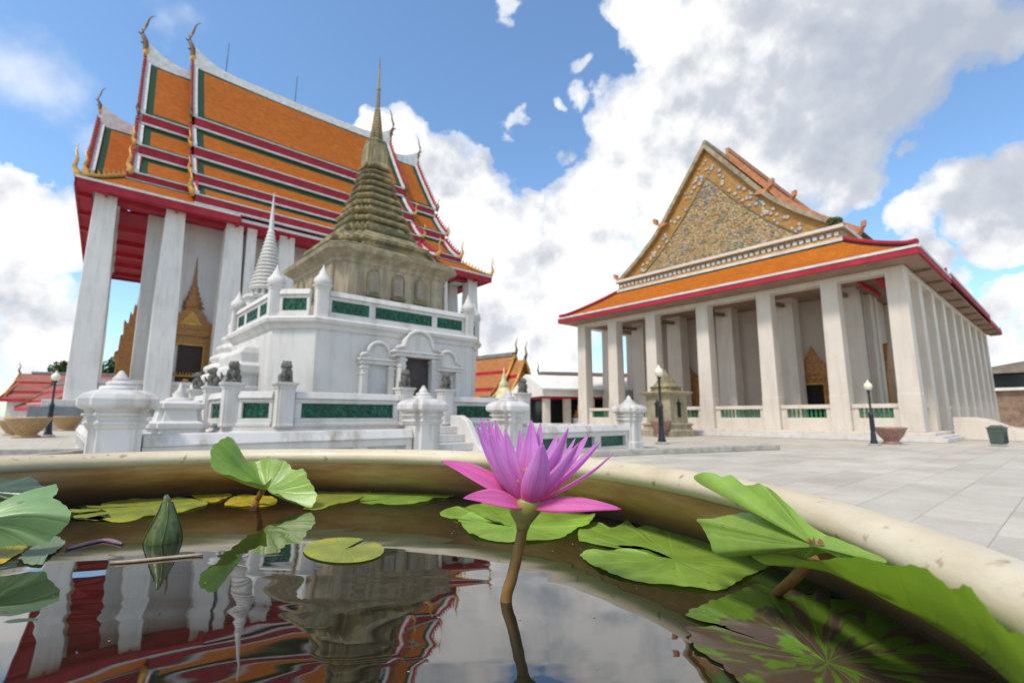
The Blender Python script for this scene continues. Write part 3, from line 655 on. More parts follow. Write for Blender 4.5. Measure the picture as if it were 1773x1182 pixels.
for w in cw[1:-1]: inst(vc, vloc(0, w), vih); inst(vc, vloc(37.5, w), vih)
# extra half pier beside the third column, where the corner roof ends
m = VM(); m.box(10.45, 11.3, -.7, .7, 2.2, 19.2); m.build('pier', WHITEV, vih, bevel=.05)
m = VM(); m.box(26.2, 27.05, -.7, .7, 2.2, 19.2); m.build('pier', WHITEV, vih, bevel=.05)
m = VM(); m.box(3.6, 33.9, 2.75, 24.4, 2.2, 22.0); m.build('cella_wall', VWALL, vih)
m = VM(); m.box(-.9, .9, -.25, .25, 2.2, 19.0); wp = m.build('wall_pilaster', WHITEV, vih, bevel=.04); wp.location = vloc(3.85, 2.6)
for u in cu[1:-1]: inst(wp, vloc(u+.5, 2.6), vih)
m = VM(); m.box(3.3, 3.62, 2.5, 3.8, 2.2, 19.0); m.build('corner_pilaster', WHITEV, vih)
# wall panels between columns (solid parapets) and their coping
for a, b_ in zip(cu, cu[1:]):
    m = VM(); m.box(a+.95, b_-.95, -.35, .35, 2.2, 3.55); m.build('parapet', WHITE, vih, bevel=.03)
    m = VM(); m.box(a+.9, b_-.9, -.5, .5, 3.55, 3.9); m.build('coping', WHITE, vih, bevel=.05)
m = VM(); m.box(-.35, .35, 1.2, 3.5, 2.2, 3.9); m.build('parapet', WHITE, vih, bevel=.03)
# entablature, beams and red ceiling
m = VM(); m.box(-.9, 38.4, -.9, .9, 19.05, 19.45); m.box(-.9, .9, .9, 28, 19.05, 19.45); m.box(36.6, 38.4, .9, 28, 19.05, 19.45); m.build('entablature', WHITEV, vih)
for a, b_ in zip(cu, cu[1:]):
    m = VM(); m.box(a+.70, b_-.70, -.45, .45, 18.45, 19.04); m.build('red_beam', REDP, vih)
for a, b_ in zip(cw, cw[1:]):
    m = VM(); m.box(-.45, .45, a+.85, b_-.85, 18.2, 19.04); m.build('red_beam', REDD, vih)
m = VM(); m.box(.9, 36.6, .9, 2.74, 19.1, 19.3); m.box(.9, 3.6, 3.6, 27, 19.1, 19.3); m.box(33.9, 36.6, 3.6, 27, 19.1, 19.3); m.build('red_ceiling', REDD, vih)
m = VM(); m.box(.9, 3.6, -.3, .3, 17.6, 18.1); bb = m.build('cross_beam', REDD, vih); bb.location = vloc(0, 4.7)
for w in (9.4, 14, 18.6, 23.3): inst(bb, vloc(0, w), vih)
m = VM(); m.box(-1.9, 39.6, -1.9, -.9, 18.72, 18.8); m.box(-1.9, -.9, -.9, 30, 18.72, 18.8); m.box(38.4, 39.6, -.9, 30, 18.72, 18.8); m.build('red_soffit', REDP, vih)
rf = VM(); rf.box(-.09, .09, -1.85, -.9, 18.5, 18.72); r0 = rf.build('eave_bracket', REDD, vih); r0.location = vloc(0, 0)
for k in range(1, 9): inst(r0, vloc(cu[k], 0), vih)
rf = VM(); rf.box(-1.85, -.9, -.12, .12, 18.4, 18.72); r0 = rf.build('eave_bracket', REDD, vih); r0.location = vloc(0, 0)
for w in cw[1:]: inst(r0, vloc(0, w), vih)

def vsheet(u0, u1, top, bot, top2=None, bot2=None, nm='roof_sheet', bd=.8, mir=False, curve=.25, bs=(1, 1, 1, 1), nu=10):
    """tile sheet between (w,z) points; top/bot at u0, optional other u-range for the top edge"""
    tu0, tu1 = top2 or (u0, u1); W_m = (lambda w: 28-w) if mir else (lambda w: w)
    s = VM(); sheet(s, (u0, W_m(bot[0]), bot[1]), (u1, W_m(bot[0]), bot[1]), (tu1, W_m(top[0]), top[1]), (tu0, W_m(top[0]), top[1]), nu, 4, bd, sag=bot2 or 0, curve=curve, bsides=bs)
    return s.build(nm, [ORANGE, GREENT], vih)
def vband(u0, u1, w, z0, z1, mir=False, nm='red_band'):
    W_m = 28-w if mir else w; s = -1 if not mir else 1
    m = VM(); m.box(u0-.05, u1+.05, min(W_m, W_m-s*.18), max(W_m, W_m-s*.18), z0+.16, z1-.1); m.build(nm, REDP, vih)
    m = VM(); a_, b_ = sorted((W_m+s*.12, W_m-s*.2)); m.box(u0-.1, u1+.1, a_, b_, z1-.06, z1+.06); m.build('white_edge', GREYW, vih)
    m = VM(); a_, b_ = sorted((W_m+s*.10, W_m-s*.2)); m.box(u0-.1, u1+.1, a_, b_, z0-.10, z0+.10); m.build('white_ridge', GREYW, vih)
MAIN = [((14, 42.5), (8.0, 32.8)), ((8.25, 31.7), (5.2, 28.1)), ((5.45, 27.05), (2.75, 24.2)), ((3.0, 23.3), (-1.0, 20.7))]
T1 = [((14, 40.7), (7.6, 31.0)), ((7.85, 30.0), (4.6, 26.3)), ((4.85, 25.3), (1.2, 22.1))]
MU = (5.85, 31.5); TU = (1.46, 36.5); ZU = (-1.7, 39.2)
for mir in (False, True):
    for (t, b_) in MAIN: vsheet(MU[0]+.3, MU[1]-.3, t, b_, mir=mir, bot2=.12)
    for (t0, b0), (t1, b1) in zip(MAIN, MAIN[1:]): vband(MU[0]+.3, MU[1]-.3, b0[0], t1[1], b0[1], mir)
    vband(MU[0]+.2, MU[1]-.2, -1.0, 19.85, 20.7, mir, 'eave_fascia')
    for (ua, ub) in ((TU[0]+.25, MU[0]), (MU[1], TU[1]-.25)):
        for (t, b_) in T1: vsheet(ua, ub, t, b_, mir=mir, nu=3, bs=(1, 0, 1, 1) if ua < 10 else (0, 1, 1, 1))
        for (t0, b0), (t1, b1) in zip(T1, T1[1:]): vband(ua, ub, b0[0], t1[1], b0[1], mir)
        vband(ua-.6 if ua < 10 else ua, ub if ua < 10 else ub+.6, 1.2, 21.35, 22.1, mir)
    for (ua, ub) in ((ZU[0]+.2, TU[0]), (TU[1], ZU[1]-.2)):
        vsheet(ua, ub, (14, 31.7), (6.6, 23.0), mir=mir, nu=3, bs=(1, 0, 1, 1) if ua < 10 else (0, 1, 1, 1))
# corner skirt roofs (hipped)
EV = 19.35
for mir in (False, True):
    wf = (lambda w: 28-w) if mir else (lambda w: w)
    for (e0, e1, i0, i1) in ((-1.8, 9.5, .9, 9.5), (28.0, 39.6, 28.0, 36.9)):
        s = VM(); sheet(s, (e0, wf(-1.8), EV), (e1, wf(-1.8), EV), (i1, wf(.9), 21.3), (i0, wf(.9), 21.3), 8, 3, .4, curve=.1); s.build('skirt_roof', [ORANGE, GREENT], vih)
        m = VM(); a_, b_ = sorted((wf(-1.8), wf(-1.95))); m.box(e0-.1, e1, a_, b_, EV-.75, EV-.12); m.build('eave_fascia', REDP, vih)
        m = VM(); a_, b_ = sorted((wf(-1.75), wf(-2.02))); m.box(e0-.12, e1, a_, b_, EV-.12, EV+.06); m.build('white_edge', GREYW, vih)
for (x0, x1) in ((-1.8, .9), (39.6, 36.9)):
    s = VM(); sheet(s, (x0, 29.8, EV), (x0, -1.8, EV), (x1, .9, 21.3), (x1, 27.1, 21.3), 8, 3, .4, curve=.1); s.build('skirt_roof', [ORANGE, GREENT], vih)
    m = VM(); a_, b_ = sorted((x0, x0-.15 if x0 < 0 else x0+.15)); m.box(a_, b_, -1.95, 29.95, EV-.75, EV-.12); m.build('eave_fascia', REDP, vih)
m = VM(); m.box(9.5, 9.65, -1.9, .9, EV-.75, EV+.05); m.box(27.85, 28, -1.9, .9, EV-.75, EV+.05); m.build('skirt_end_board', REDP, vih)
# gable walls
for (ua, ztop, wbot, zb) in ((6.3, 42.0, .5, 21), (31.0, 42.0, .5, 21), (1.9, 40.0, 1.4, 21.5), (36.0, 40.0, 1.4, 21.5), (-1.2, 31, 7, 22), (38.7, 31, 7, 22)):
    m = VM()
    k = (14-wbot); pts = [(14-k, zb), (14-k*.55, zb+(ztop-zb)*.36), (14, ztop), (14+k*.55, zb+(ztop-zb)*.36), (14+k, zb)]
    m.prism(pts, 'x', ua-.1, ua+.1); m.build('gable_panel', REDD if abs(ztop-31) > 1 else GOLDC, vih)
# white concave ridges with flared ends
def vridge(u0, u1, z, flare0, flare1, sag, h=.75):
    m = VM(); n = 24; rings = []
    for k in range(n+1):
        t = k/n; u = u0+(u1-u0)*t; zz = z-sag*4*t*(1-t)+(flare0*max(0, 1-(u-u0)/4.2)**2)+(flare1*max(0, 1-(u1-u)/4.2)**2)
        lo = z-sag*4*t*(1-t)-.35
        rings.append([(u, 13.72, lo), (u, 14.28, lo), (u, 14.14, zz+h), (u, 13.86, zz+h)])
    m.loft(rings); m.build('roof_ridge', GREYW, vih)
vridge(5.85, 31.5, 42.5, 1.5, 1.5, .25); vridge(1.46, 5.8, 40.7, 1.5, 0, .1); vridge(31.5, 36.5, 40.7, 0, 1.5, .1); vridge(-1.7, 1.4, 31.7, 1.3, 0, .1); vridge(36.5, 39.2, 31.7, 0, 1.3, .1)
# bargeboards: white strip inside, red board outside, with a row of small flame teeth
def vbarge(ug, segs, out):
    # segs: list of (top,bot) pairs
    for mir in (False, True):
        wf = (lambda w: 28-w) if mir else (lambda w: w)
        r_ = VM(); w_ = VM(); tth = VM()
        for (t, b_) in segs:
            n = 8; ra = []; wa = []
            for k in range(n+1):
                s = k/n; w = t[0]+(b_[0]-t[0])*s; z = t[1]+(b_[1]-t[1])*s-.25*4*s*(1-s)
                if k == n: z += .12
                ra.append([(ug, wf(w), z-.25), (ug+out*.22, wf(w), z-.25), (ug+out*.22, wf(w), z+.62), (ug, wf(w), z+.62)])
                wa.append([(ug-out*.02, wf(w), z-.1), (ug-out*.42, wf(w), z-.1), (ug-out*.42, wf(w), z+.24), (ug-out*.02, wf(w), z+.24)])
            r_.loft(ra); w_.loft(wa)
            L = math.hypot(t[0]-b_[0], t[1]-b_[1]); nt_ = int(L/.62)
            for k in range(nt_):
                s = (k+.5)/nt_; w = t[0]+(b_[0]-t[0])*s; z = t[1]+(b_[1]-t[1])*s-.25*4*s*(1-s)+.6
                tth.loft([[(ug+out*.18+du, wf(w)+dw, z) for du, dw in ((-.10, -.16), (.10, -.16), (.10, .16), (-.10, .16))], [(ug+out*.34, wf(w-.05), z+.5)]*4])
        r_.build('bargeboard', REDP, vih); w_.build('white_verge', GREYW, vih); tth.build('bargeboard_flame', mat('faded_red_gold', (.38, .12, .06), .5, var=.6, vscale=2), vih, kind='stuff')
vbarge(MU[0], MAIN, -1); vbarge(MU[1], MAIN, 1); vbarge(TU[0], T1, -1); vbarge(TU[1], T1, 1)
vbarge(ZU[0], [((14, 31.7), (6.6, 23.0))], -1); vbarge(ZU[1], [((14, 31.7), (6.6, 23.0))], 1)
# chofa finials: swan-necked horns at the ridge ends
def horn_mesh(sz, out):
    m = MB(); P_ = [(0, -.6), (.05*out, .2), (.15*out, 1.0), (.55*out, 1.9), (.62*out, 2.6), (.30*out, 3.5), (.18*out, 4.3), (-.10*out, 4.9), (-.55*out, 5.25)]
    rd = [.34, .36, .34, .24, .20, .15, .11, .07, .015]
    m.tube([(x*sz, 0, z*sz) for x, z in P_], [r_*sz for r_ in rd], 8, flat=.8)
    m.tube([(.55*out*sz, 0, 2.0*sz), (.95*out*sz, 0, 1.95*sz), (1.15*out*sz, 0, 2.25*sz)], [.16*sz, .09*sz, .01*sz], 6)
    m.tube([(.3*out*sz, 0, 1.0*sz), (.62*out*sz, 0, .75*sz), (.8*out*sz, 0, 1.0*sz)], [.16*sz, .10*sz, .02*sz], 6)
    m.ball((0.02, 0, -.3*sz), (.42*sz, .3*sz, .9*sz), 6, 1)
    return m
def horn(u, w, z, out, sz, mt=DARKG, rz=0, nm='chofa_finial'):
    o = horn_mesh(sz, out).build(nm, [mt, GOLD], vih); o.location = vloc(u, w, z); o.rotation_euler = (0, 0, rz); return o
horn(5.75, 14, 43.6, -1, .90, DARKG); horn(1.36, 14, 42.0, -1, .88, DARKG); horn(-1.8, 14, 33.2, -1, .5, DARKG)
horn(31.6, 14, 43.6, 1, .92, DARKG); horn(36.6, 14, 42.0, 1, .72, DARKG); horn(39.3, 14, 33, 1, .5, DARKG)
def tail(u, w, z, out, sz, mir, mt=GOLD):
    m = MB(); m.tube([(0, 0, -.5*sz), (out*.1*sz, 0, .2*sz), (out*.42*sz, 0, .75*sz), (out*.22*sz, 0, 1.5*sz), (out*.42*sz, 0, 2.3*sz), (out*.30*sz, 0, 3.0*sz)], [.22*sz, .34*sz, .22*sz, .18*sz, .10*sz, .015*sz], 7, flat=.6)
    o = m.build('tail_finial', mt, vih); o.location = vloc(u, 28-w if mir else w, z); o.rotation_euler = (0, 0, -.7 if not mir else .7)
for mir in (False, True):
    for ug, segs, out in ((MU[0]-.1, MAIN, -1), (MU[1]+.1, MAIN, 1), (TU[0]-.1, T1, -1), (TU[1]+.1, T1, 1)):
        for k, (t, b_) in enumerate(segs): tail(ug, b_[0]-.1, b_[1]+.1, out, .62 if k < len(segs)-1 else .85, mir, GOLD if k else DARKG)
    tail(ZU[0], 6.5, 23.0, -1, .9, mir)
    # gilded hip of the corner skirt, ending in a naga
    for e, i_, out in ((-1.8, .9, -1), (39.6, 36.9, 1)):
        m = VM(); wf = (lambda w: 28-w) if mir else (lambda w: w); m.tube([(i_, wf(.9), 21.4), ((e+i_)/2, wf(-.45), 20.35), (e, wf(-1.8), EV+.15)], [.16, .16, .2], 8)
        for k in range(9):
            t = k/9; m.loft([[(i_+(e-i_)*t+d1, wf(.9-2.7*t)+d2, 21.5-2.1*t) for d1, d2 in ((-.1, -.1), (.1, -.1), (.1, .1), (-.1, .1))], [(i_+(e-i_)*t+out*.15, wf(.9-2.7*t-.1), 22.0-2.1*t)]*4])
        m.build('gilded_hip', GOLD, vih); tail(e, -1.8, EV+.2, out, .85, mir)
# lightning rods
for u, h in ((9.2, 4.3), (17.5, 3.9)):
    m = VM(); m.tube([(u, 14, 43), (u+.05, 14, 43+h)], .045, 5); m.build('lightning_rod', IRON, vih)
# crowned doorway in the side wall
def crowned_door(u, W0=2.74):
    d = VM(); F = W0
    d.box(u-1.9, u-1.25, F-.5, F, 2.2, 8.3); d.box(u+1.25, u+1.9, F-.5, F, 2.2, 8.3); d.box(u-1.25, u+1.25, F-.5, F, 7.6, 8.3)
    d.box(u-2.15, u+2.15, F-.62, F, 8.3, 8.9)
    pts = [(-2.1, 8.9), (-1.9, 9.5), (-1.3, 9.7), (-1.1, 10.3), (-.6, 10.7), (-.45, 11.3), (0, 11.6), (.45, 11.3), (.6, 10.7), (1.1, 10.3), (1.3, 9.7), (1.9, 9.5), (2.1, 8.9)]
    d.prism([(u+a, z) for a, z in pts], 'y', F-.5, F)
    fr = d.build('door_frame', GOLDC, vih, bevel=.05)
    s = VM(); pr_ = [(1.0, 11.0), (.62, 11.3), (.80, 11.5), (.5, 11.75), (.64, 11.95), (.38, 12.2), (.48, 12.4), (.26, 12.7), (.34, 12.85), (.18, 13.2), (.12, 14), (.06, 15), (.02, 15.9)]
    s.lathe(pr_, (u, F-.25), 8, sq=.5); s.build('door_spire', GOLDC, fr)
    s = VM(); s.box(u-1.25, u-1.1, F-.56, F-.46, 2.2, 7.6); s.box(u+1.1, u+1.25, F-.56, F-.46, 2.2, 7.6); s.box(u-1.1, u+1.1, F-.56, F-.46, 7.42, 7.6); s.build('gilded_trim', GOLD, fr)
    s = VM(); s.prism([(u-.9, 9.3), (u-.5, 10.0), (u, 10.7), (u+.5, 10.0), (u+.9, 9.3)], 'y', F-.56, F-.5); s.build('tympanum_carving', GOLD, fr)
    s = VM(); s.box(u-1.1, u+1.1, F-.3, F-.05, 2.2, 7.42); s.build('door_leaf', WOODD, fr)
    s = VM(); s.box(u-1.1, u+1.1, F-.42, F-.36, 4.55, 4.7); 
    for k in range(9): s.lathe([(.05, 4.7), (.09, 4.8), (.01, 5.0)], (u-1+k*.25, F-.39), 5)
    s.ball((u, F-.42, 4.1), (.3, .08, .3), 6); s.build('gilded_screen', GOLD, fr)
crowned_door(7.0); crowned_door(16.4); crowned_door(30.4)
# prang-like door porch seen in profile on the front wall
d = VM()
w0 = 14
for k in range(5): pass
d.prism([(3.55, 2.2), (1.9, 2.2), (2.0, 6.0), (1.75, 6.2), (1.75, 6.8), (2.0, 7.0), (2.05, 8.4), (2.25, 8.5), (2.2, 9.9), (2.5, 9.5), (2.6, 10.7), (2.8, 10.3), (2.85, 11.5), (3.0, 11.2), (3.1, 12.6), (3.2, 12.4), (3.3, 14.0), (3.42, 14), (3.5, 16), (3.55, 17)], 'y', 6.5, 9.0)
d.build('door_porch', GOLDC, vih, bevel=.05)

# ================================================================ chedi terrace (centre-left)
CO = Vector((-.999, 11.325, 0)); CR = R(42.5)
def cpos(s, w, z=0):
    return Vector((CO.x+s*math.cos(CR)-w*math.sin(CR), CO.y+s*math.sin(CR)+w*math.cos(CR), z))
CC = 5.75      # centre of the monument in w
ter = empty('chedi_terrace', CO, CR, 'white terrace platform around the chedi with green tiled balustrade', 'terrace')
tp = [(-3.47, 1.83), (3.47, 1.83), (4.27, 2.63), (4.27, 8.9), (3.47, 9.7), (-3.47, 9.7), (-4.27, 8.9), (-4.27, 2.63)]
def off(poly, d):
    cx, cy = 0, CC; return [(cx+(x-cx)*(1+d/math.hypot(x-cx, y-cy)), cy+(y-cy)*(1+d/math.hypot(x-cx, y-cy))) for x, y in poly]
def loftp(mb, poly, prof): return mb.loft([[(x, y, z) for x, y in off(poly, d)] for d, z in prof])
m = MB(); loftp(m, tp, [(.32, 0), (.32, .32), (.26, .36), (.16, .50), (.2, .56), (.2, .66), (.12, .70), (.12, .78)]); m.build('platform', WHITE, ter)
# balustrade builder shared by both levels: rails, frame and one object per glazed tile
def tile_mesh(sz, th=.06):
    m = MB(); h = sz/2
    m.box(-h+.006, h-.006, -th/2+.016, th/2, -h+.006, h-.006)
    # pierced key pattern standing proud: rim, diagonals and a boss
    y0, y1 = -th/2, -th/2+.02
    for a, b_, c_, d_ in ((-h+.006, h-.006, h-.03, h-.006), (-h+.006, h-.006, -h+.006, -h+.03), (-h+.006, -h+.03, -h+.03, h-.03), (h-.03, h-.006, -h+.03, h-.03)): m.box(a, b_, y0, y1, c_, d_)
    m.loft([[(x*h*.62, y0-.0, z*h*.62) for x, z in ((0, -1), (1, 0), (0, 1), (-1, 0))], [(x*h*.40, y0+.02, z*h*.40) for x, z in ((0, -1), (1, 0), (0, 1), (-1, 0))]], cap=False)
    m.loft([[(x*h*.22, y0-.002, z*h*.22) for x, z in ((0, -1), (1, 0), (0, 1), (-1, 0))], [(x*h*.34, y0+.02, z*h*.34) for x, z in ((0, -1), (1, 0), (0, 1), (-1, 0))]])
    return m
TILES = {}
def balus(parent, p0, p1, z0, zt0, zt1, z1, th=.26, tsz=.34, margin=.16, extra=()):
    p0, p1 = Vector(p0), Vector(p1); L = (p1-p0).length; ang = math.atan2(p1.y-p0.y, p1.x-p0.x)
    def loc(mb, nm, mt, bv=.015):
        o = mb.build(nm, mt, parent, bevel=bv); o.location = (p0.x, p0.y, 0); o.rotation_euler = (0, 0, ang); return o
    m = MB(); m.box(0, L, -th/2, th/2, z1-.15, z1, top=(0, L, -th/2+.05, th/2-.05)); loc(m, 'top_rail', WHITE)
    m = MB(); m.box(0, L, -th/2+.04, th/2-.04, z0, zt0); m.box(0, L, -th/2, th/2, z0, z0+.08); m.box(0, L, -th/2+.05, th/2-.05, zt1, z1-.15)
    brk = [margin]+[x for e_ in extra for x in (e_-.09, e_+.09)]+[L-margin]
    segs = [(brk[i], brk[i+1]) for i in range(0, len(brk), 2)]
    cuts = [0]+[x for s_ in segs for x in s_]+[L]
    for i in range(0, len(cuts), 2): m.box(cuts[i], cuts[i+1], -th/2+.05, th/2-.05, zt0, zt1)
    loc(m, 'balustrade_wall', WHITE)
    for a, b_ in segs:
        n = max(1, round((b_-a)/tsz)); w_ = (b_-a)/n; key = round(zt1-zt0, 3)
        for k in range(n):
            if key not in TILES:
                o = tile_mesh(zt1-zt0).build('ceramic_tile', CERAM, parent); TILES[key] = o
            else: o = inst(TILES[key], (0, 0, 0), parent)
            q = p0+(p1-p0)/L*(a+(k+.5)*w_); o.location = (q.x, q.y, (zt0+zt1)/2); o.rotation_euler = (0, 0, ang); o.scale = (w_/(zt1-zt0), 1, 1)
def cpost(parent, x, y, z0, z1, h=.19, ang=0, fin=False):
    m = MB(); plan_loft(m, [(h, z0), (h, z0+.05), (h*.93, z0+.06), (h*.93, z1-.14), (h*1.02, z1-.12), (h*1.02, z1-.1), (h*.95, z1-.09), (h*1.22, z1-.03), (h*1.22, z1)], (0, 0), .22, 1)
    if fin: m.lathe([(h*1.28, z1), (h*1.36, z1+.05), (h*1.34, z1+.14), (h*1.0, z1+.20), (h*.75, z1+.25), (h*.5, z1+.36), (h*.22, z1+.44), (h*.16, z1+.47), (.01, z1+.53)], (0, 0), 16)
    o = m.build('post', WHITE, parent); o.location = (x, y, 0); o.rotation_euler = (0, 0, ang); return o
ZB = (.78, .95, 1.28, 1.52)
fr = empty('terrace_balustrade', CO, CR, 'lower white balustrade with green glazed tiles and lion topped posts around the terrace', 'balustrade')
balus(fr, (-3.27, 1.83), (-.81, 1.83), *ZB, tsz=.36, margin=.14)
balus(fr, (.81, 1.83), (3.27, 1.83), *ZB, tsz=.36, margin=.14)
balus(fr, (-4.13, 2.49), (-3.61, 1.97), *ZB, margin=.08); balus(fr, (3.61, 1.97), (4.13, 2.49), *ZB, margin=.08)
for y0 in (2.83, 4.6, 6.4):
    balus(fr, (-4.27, y0+1.5), (-4.27, y0), *ZB); balus(fr, (4.27, y0), (4.27, y0+1.5), *ZB)
posts = [(-3.47, 1.83), (-.62, 1.83), (.62, 1.83), (3.47, 1.83), (-4.27, 2.63), (4.27, 2.63), (-4.27, 4.45), (-4.27, 6.25), (4.27, 4.45), (4.27, 6.25), (-4.27, 8.0), (4.27, 8.0)]
for x, y in posts: cpost(fr, x, y, .78, 1.70)
# guardian lions
def lion_obj():
    m = MB()
    m.box(-.13, .13, -.10, .10, 0, .05)
    m.ball((.0, .02, .15), (.115, .10, .12), 7); m.ball((0, -.03, .24), (.10, .085, .12), 7); m.ball((0, -.055, .36), (.095, .09, .085), 7)
    m.ball((0, -.135, .345), (.05, .04, .04), 6)
    for s_ in (-1, 1):
        m.tube([(s_*.06, -.09, .26), (s_*.07, -.11, .14), (s_*.07, -.10, .05)], [.04, .032, .04], 7)
        m.ball((s_*.10, .02, .11), (.05, .07, .08), 6); m.ball((s_*.07, -.02, .44), (.022, .02, .035), 5); m.ball((s_*.035, -.14, .385), .018, 5)
    for k in range(14):
        a = k/14*2*PI; m.ball((.085*math.cos(a), -.02+.03*math.sin(k), .35+.085*math.sin(a)), .035, 5)
    m.tube([(0, .12, .12), (0, .17, .25), (0, .12, .36)], [.03, .04, .015], 6)
    return m
lions = [(-3.47, 1.83, 0, 'upright grey stone lion on the front left corner post of the terrace balustrade'), (-.62, 1.83, 0, 'seated grey stone lion on the post left of the terrace steps, before the dark doorway'),
 (.62, 1.83, 0, 'grey stone lion on the post right of the terrace steps'), (3.47, 1.83, 0, 'grey stone lion on the right corner post in front of the far orange roofs'),
 (-4.27, 2.63, -45, 'crouching grey stone lion on the second corner post, left of the smooth plinth'), (-4.27, 4.45, -90, 'squat grey stone lion on the left side post before the white bell base'), (-4.27, 6.25, -90, 'farthest grey stone lion on the left side of the terrace')]
L0 = None
for x, y, a, lb in lions:
    loc = cpos(x, y, 1.70)
    if L0 is None:
        L0 = lion_obj().build('stone_lion', LION, loc=loc); L0.rotation_euler = (0, 0, CR+R(a)); rm = L0.modifiers.new('fuse', 'REMESH'); rm.mode = 'VOXEL'; rm.voxel_size = .011; rm.use_smooth_shade = True
        tag(L0, lb, 'lion statue', 'stone lions on the terrace posts'); o = L0
    else:
        o = L0.copy(); COL.objects.link(o); o.location = loc; o.rotation_euler = (0, 0, CR+R(a)); o['label'] = lb

# plinth of the chedi with its doorway, cornice and upper balustrade
ch = empty('white_chedi_plinth', cpos(0, CC), CR, 'white chamfered plinth with arched niches carrying the stone chedi', 'plinth')
PH = 2.68; PLN = [(-2.42, -2.65), (2.42, -2.65), (3.22, -1.85), (3.22, 1.85), (2.42, 2.65), (-2.42, 2.65), (-3.22, 1.85), (-3.22, -1.85)]
def offp(d): return [(x+math.copysign(min(abs(d), 9)*(1 if d >= 0 else -1)*(.6 if abs(x) < 3 else 1), x), y+math.copysign(abs(d)*(1 if d >= 0 else -1)*(.6 if abs(y) < 2 else 1), y)) for x, y in PLN]
def loftc(mb, prof): return mb.loft([[(x, y, z) for x, y in offp(d)] for d, z in prof])
m = MB(); loftc(m, [(.12, .75), (.12, .95), (0, .98), (-.04, 3.05), (.02, 3.08), (.02, 3.14), (.06, 3.16), (.10, 3.26), (.18, 3.32), (.20, 3.40), (.16, 3.46)])
# doorway: recess boxes take darker colours, so the shade of the openings is painted
m.build('plinth_body', WHITE, ch)
FY = -2.65
def portal(xc, wo, hz, hw, arch, pj, deep):
    d = MB(); y0 = FY-pj
    for s_ in (-1, 1):
        a, b_ = sorted((xc+s_*wo, xc+s_*(wo+.17))); d.box(a, b_, y0, FY+.05, .95, hz); d.box(a-.03, b_+.03, y0-.03, FY+.05, hz-.12, hz-.05); d.box(a-.02, b_+.02, y0-.02, FY+.05, hz-.28, hz-.24)
    d.box(xc-hw, xc+hw, y0-.04, FY+.05, hz, hz+.10); d.box(xc-hw-.05, xc+hw+.05, y0-.08, FY+.05, hz+.10, hz+.15)
    n = 14; P_ = []
    for k in range(n+1):
        a = PI*k/n; x = -math.cos(a); zz = math.sin(a); w_ = hw*.62*x; P_.append((xc+w_, hz+.15+arch*(zz**.75)))
    P_ = [(xc-hw*.98, hz+.15), (xc-hw*.9, hz+.22)]+[(a, max(b_, hz+.26)) for a, b_ in P_]+[(xc+hw*.9, hz+.22), (xc+hw*.98, hz+.15)]
    d.prism(P_, 'y', y0+.06, FY+.05)
    f_ = d.build('portal_surround', WHITE, ch, bevel=.015)
    r_ = MB(); r_.tube([(a, y0+.03, b_+.03) for a, b_ in P_], .05, 8); r_.build('arch_moulding', WHITE, f_)
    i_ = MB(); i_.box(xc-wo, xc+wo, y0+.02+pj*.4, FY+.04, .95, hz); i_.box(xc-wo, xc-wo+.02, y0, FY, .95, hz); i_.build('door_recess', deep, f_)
SHADE = mat('shaded_plaster', (.52, .50, .49), .85, var=.25, vscale=2); DOORD = mat('doorway_shade', (.07, .055, .055), .8, var=.4, vscale=2)  # darker plaster copy and near-black: recess shade put into the colour
portal(-.80, .30, 2.35, .52, .42, .22, SHADE); portal(1.42, .30, 2.30, .52, .42, .22, SHADE); portal(.30, .42, 2.60, .74, .56, .45, DOORD)
# moulded stair block on the left flank
m = MB(); m.loft([[(-3.2, a, z), (-3.2, b_, z), (-3.2-d, b_, z), (-3.2-d, a, z)] for a, b_, d, z in ((-1.0, 1.3, .42, .78), (-1.0, 1.3, .42, 1.55), (-1.1, 1.4, .50, 1.62), (-1.1, 1.4, .50, 1.75), (-1.0, 1.3, .42, 1.8), (-1.0, 1.3, .42, 2.0), (-1.12, 1.42, .54, 2.1), (-1.12, 1.42, .54, 2.3), (-1.0, 1.3, .46, 2.36), (-1.0, 1.3, .50, 2.62), (-.95, 1.25, .38, 2.78), (-.8, 1.1, .2, 2.85))]); m.build('side_vestibule', WHITE, ch, bevel=.03)
ub = empty('upper_balustrade', cpos(0, CC), CR, 'upper white balustrade with green glazed tiles and pointed posts on top of the plinth', 'balustrade')
ZU2 = (3.46, 3.62, 3.94, 4.18)
balus(ub, (-2.15, -2.62), (2.15, -2.62), *ZU2, th=.2, tsz=.31, margin=.08, extra=(1.2, 3.2))
balus(ub, (-3.10, -1.95), (-2.55, -2.50), *ZU2, th=.2, margin=.08); balus(ub, (2.55, -2.50), (3.10, -1.95), *ZU2, th=.2, margin=.08)
balus(ub, (-3.19, 1.6), (-3.19, -1.6), *ZU2, th=.2, tsz=.31, margin=.1, extra=(.9, 2.2)); balus(ub, (3.19, -1.6), (3.19, 1.6), *ZU2, th=.2, margin=.1, extra=(.9, 2.2))
balus(ub, (2.15, 2.62), (-2.15, 2.62), *ZU2, th=.2, tsz=.31, margin=.08, extra=(1.2, 3.2))
for x, y in ((-2.32, -2.62), (2.32, -2.62), (-3.19, -1.82), (3.19, -1.82), (-3.19, 1.8), (3.19, 1.8), (-2.32, 2.62), (2.32, 2.62)): cpost(ub, x, y, 3.46, 4.30, .16, fin=True)

